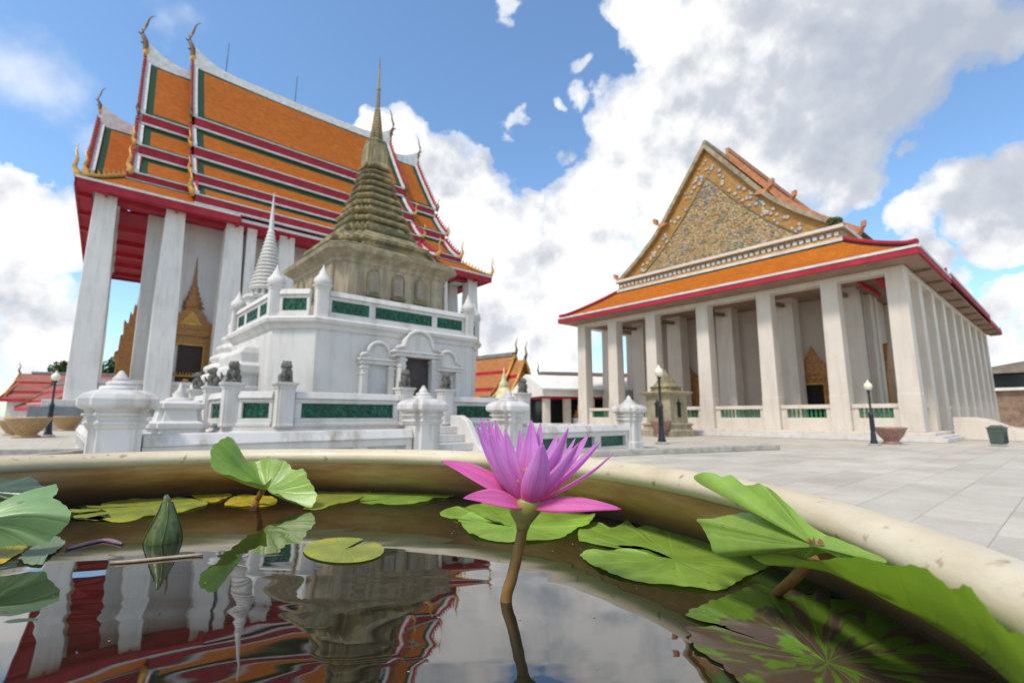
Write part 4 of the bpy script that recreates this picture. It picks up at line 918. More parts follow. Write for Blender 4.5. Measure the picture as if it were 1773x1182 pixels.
# the stone chedi itself
st_ = empty('stone_chedi', cpos(.10, CC-.25, 3.46), CR, 'weathered olive grey stone chedi with tall ringed spire above the white plinth', 'stupa')
def SB(): return MB(lambda v: (v[0], v[1], v[2]-3.46))
BH = 1.84
m = SB(); plan_loft(m, [(BH+.12, 3.46), (BH+.12, 3.75), (BH+.04, 3.82), (BH, 3.9), (BH, 5.22), (BH+.05, 5.28), (BH+.05, 5.36), (BH+.16, 5.46), (BH+.30, 5.54), (BH+.34, 5.64), (BH+.22, 5.70), (BH+.1, 5.74)], ch=.17); m.build('chedi_body', STONEW, st_)
m = SB(); plan_loft(m, [(BH+.24, 5.66), (BH+.27, 5.70), (BH+.20, 5.76)], ch=.17); m.build('body_cornice', STONE, st_)
def arch_poly(xc, w, z0, z1, n=8):
    r_ = w; zc = z1-r_; return [(xc-w, z0)]+[(xc-w*math.cos(PI*k/n), zc+r_*math.sin(PI*k/n)) for k in range(n+1)]+[(xc+w, z0)]
for face in range(4):
    for xc in (-.78, 0, .78):
        wnd = SB(); o_ = arch_poly(xc, .20, 4.42, 5.16); wnd.prism(o_, 'y', -BH-.05, -BH+.02)
        f_ = wnd.build('arched_window', STONE, st_); f_.rotation_euler = (0, 0, face*PI/2)
        pn = SB(); pn.prism(arch_poly(xc, .145, 4.50, 5.10), 'y', -BH-.062, -BH+.02); pn.build('window_panel', mat('taupe_plaster', (.30, .25, .20), .85, var=.3, vscale=5), f_)
        sl_ = SB(); sl_.box(xc-.23, xc+.23, -BH-.09, -BH, 4.36, 4.43); sl_.build('sill', STONE, f_)
    for xc in (-1.36, 1.36):
        q = SB(); q.box(xc-.2, xc+.2, -BH-.04, -BH+.02, 3.95, 5.2); q.box(xc-.13, xc+.13, -BH-.055, -BH+.02, 4.05, 5.1); f_ = q.build('pilaster', STONEW, st_); f_.rotation_euler = (0, 0, face*PI/2)
up = [(1.86, 5.72), (1.88, 5.86), (1.70, 5.90), (1.66, 6.04), (1.76, 6.10), (1.76, 6.20), (1.50, 6.34), (1.30, 6.52), (1.16, 6.56), (1.24, 6.64), (1.26, 6.74), (1.10, 6.80), (1.00, 6.84), (.98, 6.94)]
def mould(h, z, d):   # one tier of the classic lion-foot moulding
    return [(h-.10, z), (h+.06, z+d*.06), (h+.09, z+d*.16), (h+.07, z+d*.24), (h-.10, z+d*.30), (h-.15, z+d*.46), (h-.02, z+d*.52), (h+.04, z+d*.60), (h+.02, z+d*.68), (h-.12, z+d*.76), (h-.20, z+d*.98)]
z_, h_ = 7.0, 1.02
for d_, hh in ((.62, .96), (.56, .76), (.50, .60), (.44, .48)): up += mould(hh, z_, d_); z_ += d_
m = SB(); plan_loft(m, up, ch=.36, k=3); m.build('chedi_tiers', STONE, st_)
m = SB(); plan_loft(m, [(.45, 9.17), (.46, 9.25), (.40, 9.32), (.39, 9.6), (.36, 9.95), (.31, 10.12), (.33, 10.16), (.30, 10.22)], ch=.4, k=2); m.build('chedi_bell', STONE, st_)
rings = [(.30, 10.20)]
for k in range(11):
    r_ = .235-.0135*k; z0 = 10.24+k*.112; rings += [(r_*.80, z0), (r_, z0+.03), (r_, z0+.07), (r_*.78, z0+.108)]
rings += [(.075, 11.5), (.068, 11.9), (.055, 12.15), (.075, 12.2), (.075, 12.26), (.045, 12.30), (.036, 12.8), (.022, 13.3), (.008, 13.5)]
m = SB(); m.lathe(rings, (0, 0), 14, smooth=False); m.build('spire', STONE, st_)

# ---------------------------------------------------------------- outer low wall with bulb topped piers
def pier_mesh():
    m = MB(); q = [(.33, 0), (.33, .2), (.30, .22), (.30, .82), (.33, .84), (.33, .87), (.36, .89), (.36, .92), (.32, .94), (.33, .99), (.38, 1.01), (.38, 1.035), (.34, 1.06), (.36, 1.09), (.43, 1.12), (.45, 1.15), (.45, 1.24), (.41, 1.30), (.28, 1.36), (.23, 1.37)]
    plan_loft(m, q, ch=.3, k=1)
    m.lathe([(.22, 1.36), (.24, 1.38), (.22, 1.42), (.15, 1.43), (.17, 1.46), (.14, 1.49), (.09, 1.50), (.10, 1.53), (.07, 1.57), (.02, 1.65)], (0, 0), 16)
    return m
pl_ = [(-6.32, 0, 'large bulb topped white pier at the far left end of the low wall'), (-1.22, 0, 'stained white bulb topped pier left of the gateway steps'), (1.22, 0, 'white bulb topped pier right of the gateway, just behind the pink flower'), (6.40, 0, 'white bulb topped pier at the right end of the low wall near the lamp post')]
P0 = None
for x, y, lb in pl_:
    if P0 is None: P0 = pier_mesh().build('wall_pier', STAINED, bevel=.008); o = P0; tag(o, lb, 'wall pier', 'bulb topped piers of the low white wall')
    else: o = P0.copy(); COL.objects.link(o); o['label'] = lb
    o.location = cpos(x, y); o.rotation_euler = (0, 0, CR)
def lowwall(p0, p1, label, openings, ngr=0):
    p0_, p1_ = cpos(*p0), cpos(*p1); L = (p1_-p0_).length; an = math.atan2(p1_.y-p0_.y, p1_.x-p0_.x)
    t = empty('low_white_wall', p0_, an, label, 'low wall', 'low white walls of the enclosure')
    m = MB(); m.box(0, L, -.2, .2, .56, .74, top=(0, L, -.12, .12)); m.build('coping', STAINED, t, bevel=.02)
    m = MB(); m.box(0, L, -.15, .15, 0, .12); m.box(0, L, -.15, .15, .42, .56)
    n = openings; w = L/n
    for k in range(n+1): a = max(0, k*w-.14); b_ = min(L, k*w+.14); m.box(a, b_, -.15, .15, .12, .42)
    m.build('wall_body', WHITE, t, bevel=.012)
    g_ = MB()
    for k in range(n): g_.box(k*w+.14, (k+1)*w-.14, -.03, .03, .12, .42)
    g_.build('recess_panel', CERAM if ngr else SHADE, t)  # plain panels get the plaster with painted-in shade
lowwall((-6.0, 0), (-1.55, 0), 'long low white wall with recessed panels left of the gateway', 4)
lowwall((1.55, 0), (6.1, 0), 'low white wall with dark green openings between the flower and the right end pier', 3, 1)
lowwall((-6.32, 11.7), (-6.32, .33), 'low white wall running back along the left side of the enclosure', 8)
lowwall((6.4, .33), (6.4, 11.7), 'low white wall running back along the right side of the enclosure', 8, 1)
# steps at the gate with scrolled cheek walls
gs = empty('gateway_steps', cpos(0, 1.0), CR, 'white gateway steps up to the terrace between two piers', 'steps')
for k in range(4):
    m = MB(); m.box(-.62, .62, -.8+k*.32, .9, k*.19, k*.19+.18); m.build('step', WHITE, gs, bevel=.01)
for s_ in (-1, 1):
    m = MB(); P_ = [(-1.15, 0), (-1.15, .14), (-.95, .20), (-.78, .22), (-.62, .32), (-.40, .62), (-.18, .90), (.1, 1.02), (.5, 1.02), (.5, 0)]
    m.prism(P_, 'x', .64*s_-.09, .64*s_+.09); m.build('scroll_cheek', WHITE, gs, bevel=.03)
# ring of white stupa behind the chedi, to the left
ws = empty('white_ringed_stupa', (-10.35, 20.0, 0), CR, 'slender white stupa with ringed spire just left of the stone chedi', 'stupa')
m = MB(); plan_loft(m, [(2.3, 0), (2.3, 1.2), (2.1, 1.3), (2.0, 1.9), (2.15, 2.0), (2.15, 2.25)], ch=.3, k=2); m.build('stupa_base', WHITE, ws)
pr_ = [(2.15, 2.25)]
for k, r_ in enumerate((2.15, 1.98, 1.80, 1.62, 1.46)): z0 = 2.25+k*.40; pr_ += [(r_-.14, z0), (r_, z0+.08), (r_, z0+.22), (r_-.16, z0+.32)]
pr_ += [(1.25, 4.3), (1.28, 4.6), (1.10, 5.0), (.80, 5.3), (.7, 5.35)]
m = MB(); m.lathe(pr_, (0, 0), 28); m.build('stupa_bell', WHITE, ws)
m = MB(); plan_loft(m, [(.80, 5.3), (.80, 5.65), (.92, 5.70), (.92, 5.82), (.74, 5.88)], ch=.2); m.build('harmika', WHITE, ws)
m = MB()
for k in range(12): a = k/12*2*PI; m.box(.5*math.cos(a)-.05, .5*math.cos(a)+.05, .5*math.sin(a)-.05, .5*math.sin(a)+.05, 5.88, 6.2)
m.lathe([(.40, 5.86), (.40, 6.2)], (0, 0), 16); m.build('collar_columns', WHITE, ws)
q = [(.62, 6.18), (.66, 6.24)]
for k in range(16): r_ = .65-.034*k; z0 = 6.22+k*.165; q += [(r_*.84, z0), (r_, z0+.05), (r_, z0+.10), (r_*.83, z0+.16)]
q += [(.10, 8.9), (.08, 9.4), (.04, 10.1), (.015, 10.6)]
m = MB(); m.lathe(q, (0, 0), 22, smooth=False); m.build('spire', WHITE, ws)
# small white shrine on the left of the terrace
sh = empty('white_shrine_pedestal', cpos(-5.1, 3.3), CR, 'small white tiered pedestal shrine between the left pier and the stone lions', 'shrine')
m = MB(); plan_loft(m, [(.62, 0), (.62, .45), (.5, .5), (.46, .72), (.52, .76), (.52, .86), (.40, .9), (.36, 1.12), (.42, 1.16), (.42, 1.26), (.28, 1.32)], ch=.25, k=1); m.build('pedestal', WHITE, sh, bevel=.01)
m = MB(); m.lathe([(.28, 1.3), (.24, 1.36), (.12, 1.40), (.14, 1.45), (.05, 1.55), (.01, 1.7)], (0, 0), 16); m.build('finial', WHITE, sh)

# ================================================================ street furniture
def lamp(loc, h, label):
    t = empty('street_lamp', loc, 0, label, 'lamp', 'globe lamps on the forecourt')
    k = h/2.82
    m = MB(); m.lathe([(.24*k, 0), (.24*k, .05*k), (.2*k, .07*k)], (0, 0), 16); m.build('lamp_foot', CURBM, t)
    m = MB(); m.lathe([(.15*k, .06*k), (.155*k, .12*k), (.12*k, .22*k), (.10*k, .55*k), (.085*k, .62*k), (.10*k, .68*k), (.095*k, 1.3*k), (.11*k, 1.36*k), (.075*k, 1.42*k), (.045*k, 1.5*k), (.040*k, 2.28*k), (.06*k, 2.3*k), (.045*k, 2.34*k), (.08*k, 2.42*k), (.085*k, 2.46*k)], (0, 0), 14); m.build('lamp_post', IRON, t)
    m = MB(); m.lathe([(.07*k, 2.44*k), (.13*k, 2.50*k), (.165*k, 2.60*k), (.155*k, 2.70*k), (.10*k, 2.77*k), (.045*k, 2.79*k), (.05*k, 2.83*k), (.02*k, 2.9*k)], (0, 0), 18); m.build('globe', GLOBE, t)
    return t
lamp((5.49, 18.2, 0), 2.82, 'black lamp post with cream globe beside the right end of the low white wall')
lamp((12.6, 17.3, 0), 2.2, 'small black globe lamp in front of the corner column of the right temple hall')
lamp((-23.3, 24.9, 0), 3.2, 'black globe lamp at far left in front of the first great white pillar')
lamp((-42.0, 47.5, 0), 3.4, 'distant globe lamp beyond the first great pillar at far left')
def planter(loc, r, h, mt, label, plant=False):
    t = empty('planter_bowl', loc, 0, label, 'planter', 'glazed bowl planters on the forecourt')
    m = MB(); m.lathe([(r*.62, 0), (r*.6, h*.08), (r*.45, h*.14), (r*.5, h*.24), (r*.78, h*.52), (r*.96, h*.86), (r*1.02, h*.93), (r*1.0, h), (r*.88, h), (r*.86, h*.86)], (0, 0), 24); m.build('bowl', mt, t)
    m = MB(); m.lathe([(r*.87, h*.84), (r*.87, h*.86)], (0, 0), 20); m.build('soil', WOODD, t)
    return t
planter((13.9, 18.2, 0), .50, .60, PINKP, 'pink and ochre painted bowl planter behind the small lamp on the right')
planter((7.3, 24.3, 0), .50, .80, PINKP, 'pinkish bowl planter at the foot of the stone shrine')
planter((-22.9, 23.4, 0), .82, .95, CLAYP, 'big ochre glazed bowl planter at the far left edge')
planter((-31.0, 34.4, 0), .85, 1.0, CLAYP, 'second ochre bowl planter behind the far left lamp')
planter((-26.4, 26.2, 0), .6, .8, CLAYP, 'small ochre bowl planter cut by the left picture edge')
# litter bin
t = empty('litter_bin', (16.6, 16.95, 0), R(30), 'dark green litter bin at the foot of the right hall', 'bin')
m = MB(); m.box(-.22, .22, -.22, .22, .06, .68, top=(-.27, .27, -.27, .27)); m.build('bin_body', BINM, t, bevel=.03)
m = MB(); m.box(-.29, .29, -.29, .29, .68, .74); m.box(-.24, .24, -.24, .24, .74, .82, top=(-.14, .14, -.14, .14)); m.build('bin_lid', BINM, t, bevel=.02)
m = MB()
for k in (-.16, 0, .16): m.box(k-.03, k+.03, -.268, -.24, .12, .6)
m.build('bin_ribs', IRON, t); t.scale = (.8, .8, .85)
# old stone shrine behind the lamp
t = empty('stone_shrine', (7.95, 25.3, 0), R(36), 'mossy olive stone shrine with pointed roof in front of the right temple colonnade', 'shrine')
m = MB(); plan_loft(m, [(.98, 0), (.98, .28), (.9, .34), (.86, .50), (.93, .56), (.93, .62), (.82, .66)], ch=.08); m.build('shrine_base', STONEW, t)
m = MB(); plan_loft(m, [(.74, .64), (.72, 2.0), (.80, 2.06), (.95, 2.14), (.98, 2.2), (.86, 2.24)], ch=.06); m.build('shrine_body', STONEW, t)
m = MB(); plan_loft(m, [(.62, 2.2), (.60, 2.42), (.66, 2.46), (.66, 2.50), (.5, 2.54), (.46, 2.62), (.40, 2.66), (.36, 2.82), (.28, 2.9), (.22, 3.05), (.10, 3.2), (.03, 3.38)], ch=.3); m.build('shrine_roof', STONE, t)
for a in range(4):
    m = MB(); P_ = [(-.13, .95), (-.13, 1.55), (-.2, 1.62), (-.06, 1.72), (0, 1.86), (.06, 1.72), (.2, 1.62), (.13, 1.55), (.13, .95)]; m.prism(P_, 'y', -.755, -.70); o = m.build('niche_shade', BLACK, t); o.rotation_euler = (0, 0, a*PI/2)
# kerb of the round bed and sunk planting pit
t = MB(); c_ = MB()
c_.box(-.2, 6.4, -.16, .16, 0, .15); o = c_.build('stone_kerb', CURBM, bevel=.02); o.location = (2.2, 12.6, 0); o.rotation_euler = (0, 0, R(24)); tag(o, 'low grey stone kerb on the paving below the right end of the low wall', 'kerb')
t = empty('tree_pit', (-9.9, 9.6, 0), R(8), 'square stone edged pit beside the left pier', 'planting pit')
for x0, x1, y0, y1 in ((-1.3, 1.3, -1.0, -.82), (-1.3, 1.3, .82, 1.0), (-1.3, -1.12, -.82, .82), (1.12, 1.3, -.82, .82)):
    m = MB(); m.box(x0, x1, y0, y1, 0, .32); m.build('edge_stone', CURBM, t, bevel=.015)
m = MB(); m.box(-1.12, 1.12, -.82, .82, 0, .05); m.build('soil', mat('dark_soil', (.10, .07, .045), .95, var=.5, vscale=12, bump=.8), t)

# ================================================================ buildings in the middle distance
def thai_hall(loc, rz, L, Wd, wall_h, roof_h, label, rt, mt_wall, tiers=2, gold=True, name='orange_roofed_hall'):
    t = empty(name, loc, rz, label, 'hall')
    m = MB(); m.box(0, L, -Wd/2+.6, Wd/2-.6, 0, wall_h); m.build('wall', mt_wall, t)
    def prof_(w, h, z0): return [(0, z0+h), (w*.28, z0+h*.62), (w*.62, z0+h*.27), (w, z0)]
    for k in range(tiers):
        u0, u1 = k*1.2-.6, L-k*1.2+.6; dz = k*.5
        for s_ in (-1, 1):
            P_ = prof_(Wd/2+.3-.0*k, roof_h, wall_h+dz); m = MB(); Lg = 0
            for j, ((a, z), (a2, z2)) in enumerate(zip(P_, P_[1:])):
                d_ = math.hypot(a-a2, z-z2); dz2 = -.28*j
                m.face([m.vert(q) for q in ((u0, s_*a, z+dz2), (u1, s_*a, z+dz2), (u1, s_*a2, z2+dz2), (u0, s_*a2, z2+dz2))], 0, [(0, Lg), (u1-u0, Lg), (u1-u0, Lg+d_), (0, Lg+d_)]); Lg += d_
            m.build('roof', rt, t)
            m = MB()
            for j, (a, z) in enumerate(P_[1:]): m.box(u0, u1, min(s_*a, s_*(a-.12)), max(s_*a, s_*(a-.12)), z-.28*(j+1)-.12, z-.28*j+.04)
            m.build('red_band', REDD, t)
            for ue, out in ((u0, -1), (u1, 1)):
                m = MB(); m.tube([(ue, s_*a, z-.28*min(j, 2)+.1) for j, (a, z) in enumerate(P_)], [.13, .13, .13, .17], 6); m.build('bargeboard', GOLD if gold else DARKG, t)
        for ue, out in ((u0, -1), (u1, 1)):
            m = MB(); z = wall_h+dz+roof_h; m.tube([(ue, 0, z), (ue+out*.2, 0, z+.5), (ue+out*.05, 0, z+1.0), (ue+out*.3, 0, z+1.7)], [.15, .13, .07, .02], 6); m.build('chofa_finial', DARKG, t)
            m = MB(); z0 = wall_h+dz; m.prism([(-Wd/2, z0), (-Wd*.17, z0+roof_h*.52), (0, z0+roof_h*.95), (Wd*.17, z0+roof_h*.52), (Wd/2, z0)], 'x', ue-out*.5-.05, ue-out*.5+.05); m.build('gable_panel', GOLDC, t)
    m = MB(); m.bar((.8, 0, wall_h+roof_h+.15+.5*(tiers-1)), (L-.8, 0, wall_h+roof_h+.15+.5*(tiers-1)), .3, .35); m.build('roof_ridge', SLATE, t)
    return t
W2 = mat('pink_white_wall', (.62, .56, .52), .8, var=.15, vscale=1)
BRT = mat('pale_orange_roof_tile', (.50, .19, .06), .5, build=tilef((.52, .20, .06), (.25, .10, .04)))
thai_hall((.75, 45.5, 0), R(138), 13, 6.0, 2.3, 3.9, 'orange roofed temple hall with gold gable end seen between the white plinth and the pavilion', BRT, W2, 2, name='gold_gabled_hall')
thai_hall((3.0, 64, 0), R(14), 20, 8.5, 2.4, 3.6, 'long low orange roofed hall behind the white pavilion', BRT, W2, 2, False)
thai_hall((-74, 74, 0), R(20), 12, 8, 4.0, 3.4, 'small grey and gold gabled hall at the far left edge', REDR, W2, 1, name='small_gabled_hall')
thai_hall((-60, 64, 0), R(-30), 9, 6, 2.6, 2.4, 'low red roofed pavilion at the far left beside the first pillar', REDR, W2, 1, False, name='red_roofed_pavilion')
# white pavilion with Buddha figure
pv2 = empty('white_pavilion', (3.3, 36.5, 0), R(20), 'white flat gabled pavilion with red trim left of the right temple columns', 'pavilion'); pv2.scale = (1, 1, .72)
m = MB(); m.box(-1.8, 11, -2.0, 4, 0, .6); m.build('pavilion_floor', WHITE, pv2)
for x in (-1.6, 0, 1.9, 3.9, 5.9, 7.9, 10.2):
    m = MB(); m.box(x-.22, x+.22, -1.95, -1.5, .6, 3.1); m.build('pillar', CREAM, pv2, bevel=.02)
m = MB(); m.box(-1.9, 11, -2.15, 4, 3.1, 3.28); m.build('red_trim', REDD, pv2)
m = MB(); m.box(-2.1, 11.2, -2.3, 4.2, 3.28, 3.9); m.build('pavilion_parapet', PALER, pv2, bevel=.03)
m = MB(); m.prism([(-2.6, 3.9), (4.4, 3.9), (1.0, 5.7)], 'x', -2.1, 11.2); m.build('pavilion_roof', PALER, pv2)
m = MB(); m.box(-2.25, 11.3, -2.75, -2.3, 3.88, 4.02); m.build('roof_gutter', GREYW, pv2)
m = MB(); m.box(-1.7, 10.8, 1.5, 1.6, .6, 3.1); m.build('pavilion_back_wall', GLOSSD, pv2)  # plain near-black sheet behind the pillars
bd = empty('buddha_figure', Matrix.Translation((3.3, 36.5, 0)) @ Matrix.Rotation(R(20), 4, 'Z') @ Vector((1.0, -1.6, .43)), R(20), 'small seated golden figure on a pale plinth inside the white pavilion', 'statue')
m = MB(); m.lathe([(.55, 0), (.5, .1), (.42, .15), (.48, .4), (.4, .45)], (0, 0), 16); m.build('pedestal', PALER, bd)
m = MB(); m.ball((0, 0, .6), (.42, .25, .16), 7); m.ball((0, 0, .85), (.22, .15, .28), 7); m.ball((0, 0, 1.22), (.11, .11, .14), 7); m.lathe([(.06, 1.3), (.03, 1.42), (.005, 1.5)], (0, 0), 8)
for s_ in (-1, 1): m.tube([(s_*.2, 0, 1.0), (s_*.28, -.05, .8), (s_*.12, -.18, .68)], [.07, .06, .045], 6)
m.build('seated_body', GOLD, bd)
t = empty('pale_yellow_chedi', (-.55, 33.0, 0), 0, 'small pale yellow chedi tip rising behind the second pier from the flower', 'stupa')
m = MB(); m.lathe([(1.1, 0), (1.1, 1.2), (.9, 1.3), (.85, 1.9), (.6, 2.2), (.5, 2.6), (.35, 2.9)], (0, 0), 20); m.build('chedi_base', mat('pale_yellow_plaster', (.62, .56, .34), .8, var=.3, vscale=3), t)
m = MB(); m.lathe([(.34, 2.85), (.3, 3.2), (.16, 3.4), (.18, 3.5), (.06, 3.9), (.01, 4.3)], (0, 0), 14); m.build('chedi_spire', MATS['pale_yellow_plaster'], t)
# right edge: brown building with tin roof, balustrade wall and ramp
rbld = empty('brown_side_building', (50, 44, 0), R(40), 'brown building with layered dark tin roof at the right edge behind the temple hall', 'building')
m = MB(); m.box(-1, 24, -8, 6, 0, 3.4); m.build('wall', BRWN, rbld)
m = MB(); m.box(-1.4, 24, -8.6, 6, 3.4, 3.65); m.build('canopy', PALER, rbld); m = MB(); m.box(-1, 24, -8.2, 6, 3.65, 4.9); m.build('upper_wall', GLOSSD, rbld)
m = MB(); m.prism([(-9, 5.0), (7, 5.0), (7, 5.2), (-1, 6.6), (-9, 5.2)], 'x', -2, 25); m.build('roof', TINR, rbld)
m = MB(); m.box(-1.05, 24, -8.06, -8.0, 1.2, 2.2); m.build('shutter', BEAMW, rbld)
t = empty('white_pierced_wall', (37.5, 31.5, 0), R(30), 'low white pierced wall running off the right picture edge', 'low wall')
m = MB(); m.box(-4, 14, 0, .25, 0, .75); m.box(-4, 14, -.05, .3, 1.05, 1.25); m.build('wall_body', CREAM, t)
m = MB()
for k in range(13): m.box(-4+k*1.45, -3.6+k*1.45, .02, .23, .75, 1.05)
m.build('wall_pillar', CREAM, t)
# trees
def tree(loc, h, r, label, n=5200, seed=1):
    rr = random.Random(seed); t = empty('tree', loc, 0, label, 'tree', 'trees beyond the temple halls')
    m = MB(); m.tube([(0, 0, 0), (.1, 0, h*.3), (-.1, .1, h*.6)], [r*.09, r*.07, r*.04], 8)
    for k in range(5):
        a = k*1.3; m.tube([(0, 0, h*.35), (r*.3*math.cos(a), r*.3*math.sin(a), h*.55), (r*.6*math.cos(a), r*.6*math.sin(a), h*.75)], [r*.045, r*.03, .02], 5)
    m.build('trunk', BARK, t)
    m = MB()
    for k in range(16):
        a = rr.uniform(0, 2*PI); q = rr.uniform(.1, .75)*r
        leafball(m, (q*math.cos(a), q*math.sin(a), h*rr.uniform(.5, .9)), (r*.38, r*.38, h*.15), n//16, r*.075, 0, rr)
    m.build('crown', FOL, t)
tree((-70, 92, 0), 12.5, 6.0, 'leafy green tree behind the small gabled hall at far left', seed=2)
tree((-82, 92, 0), 11, 5.2, 'dark green tree standing farthest left on the skyline', seed=3)
tree((-63, 85, 0), 9.5, 4.5, 'green tree seen just left of the first great pillar', seed=4)
tree((-57, 84, 0), 9, 4.5, 'bushy green tree seen between the first great pillar and the pier behind it', seed=5)

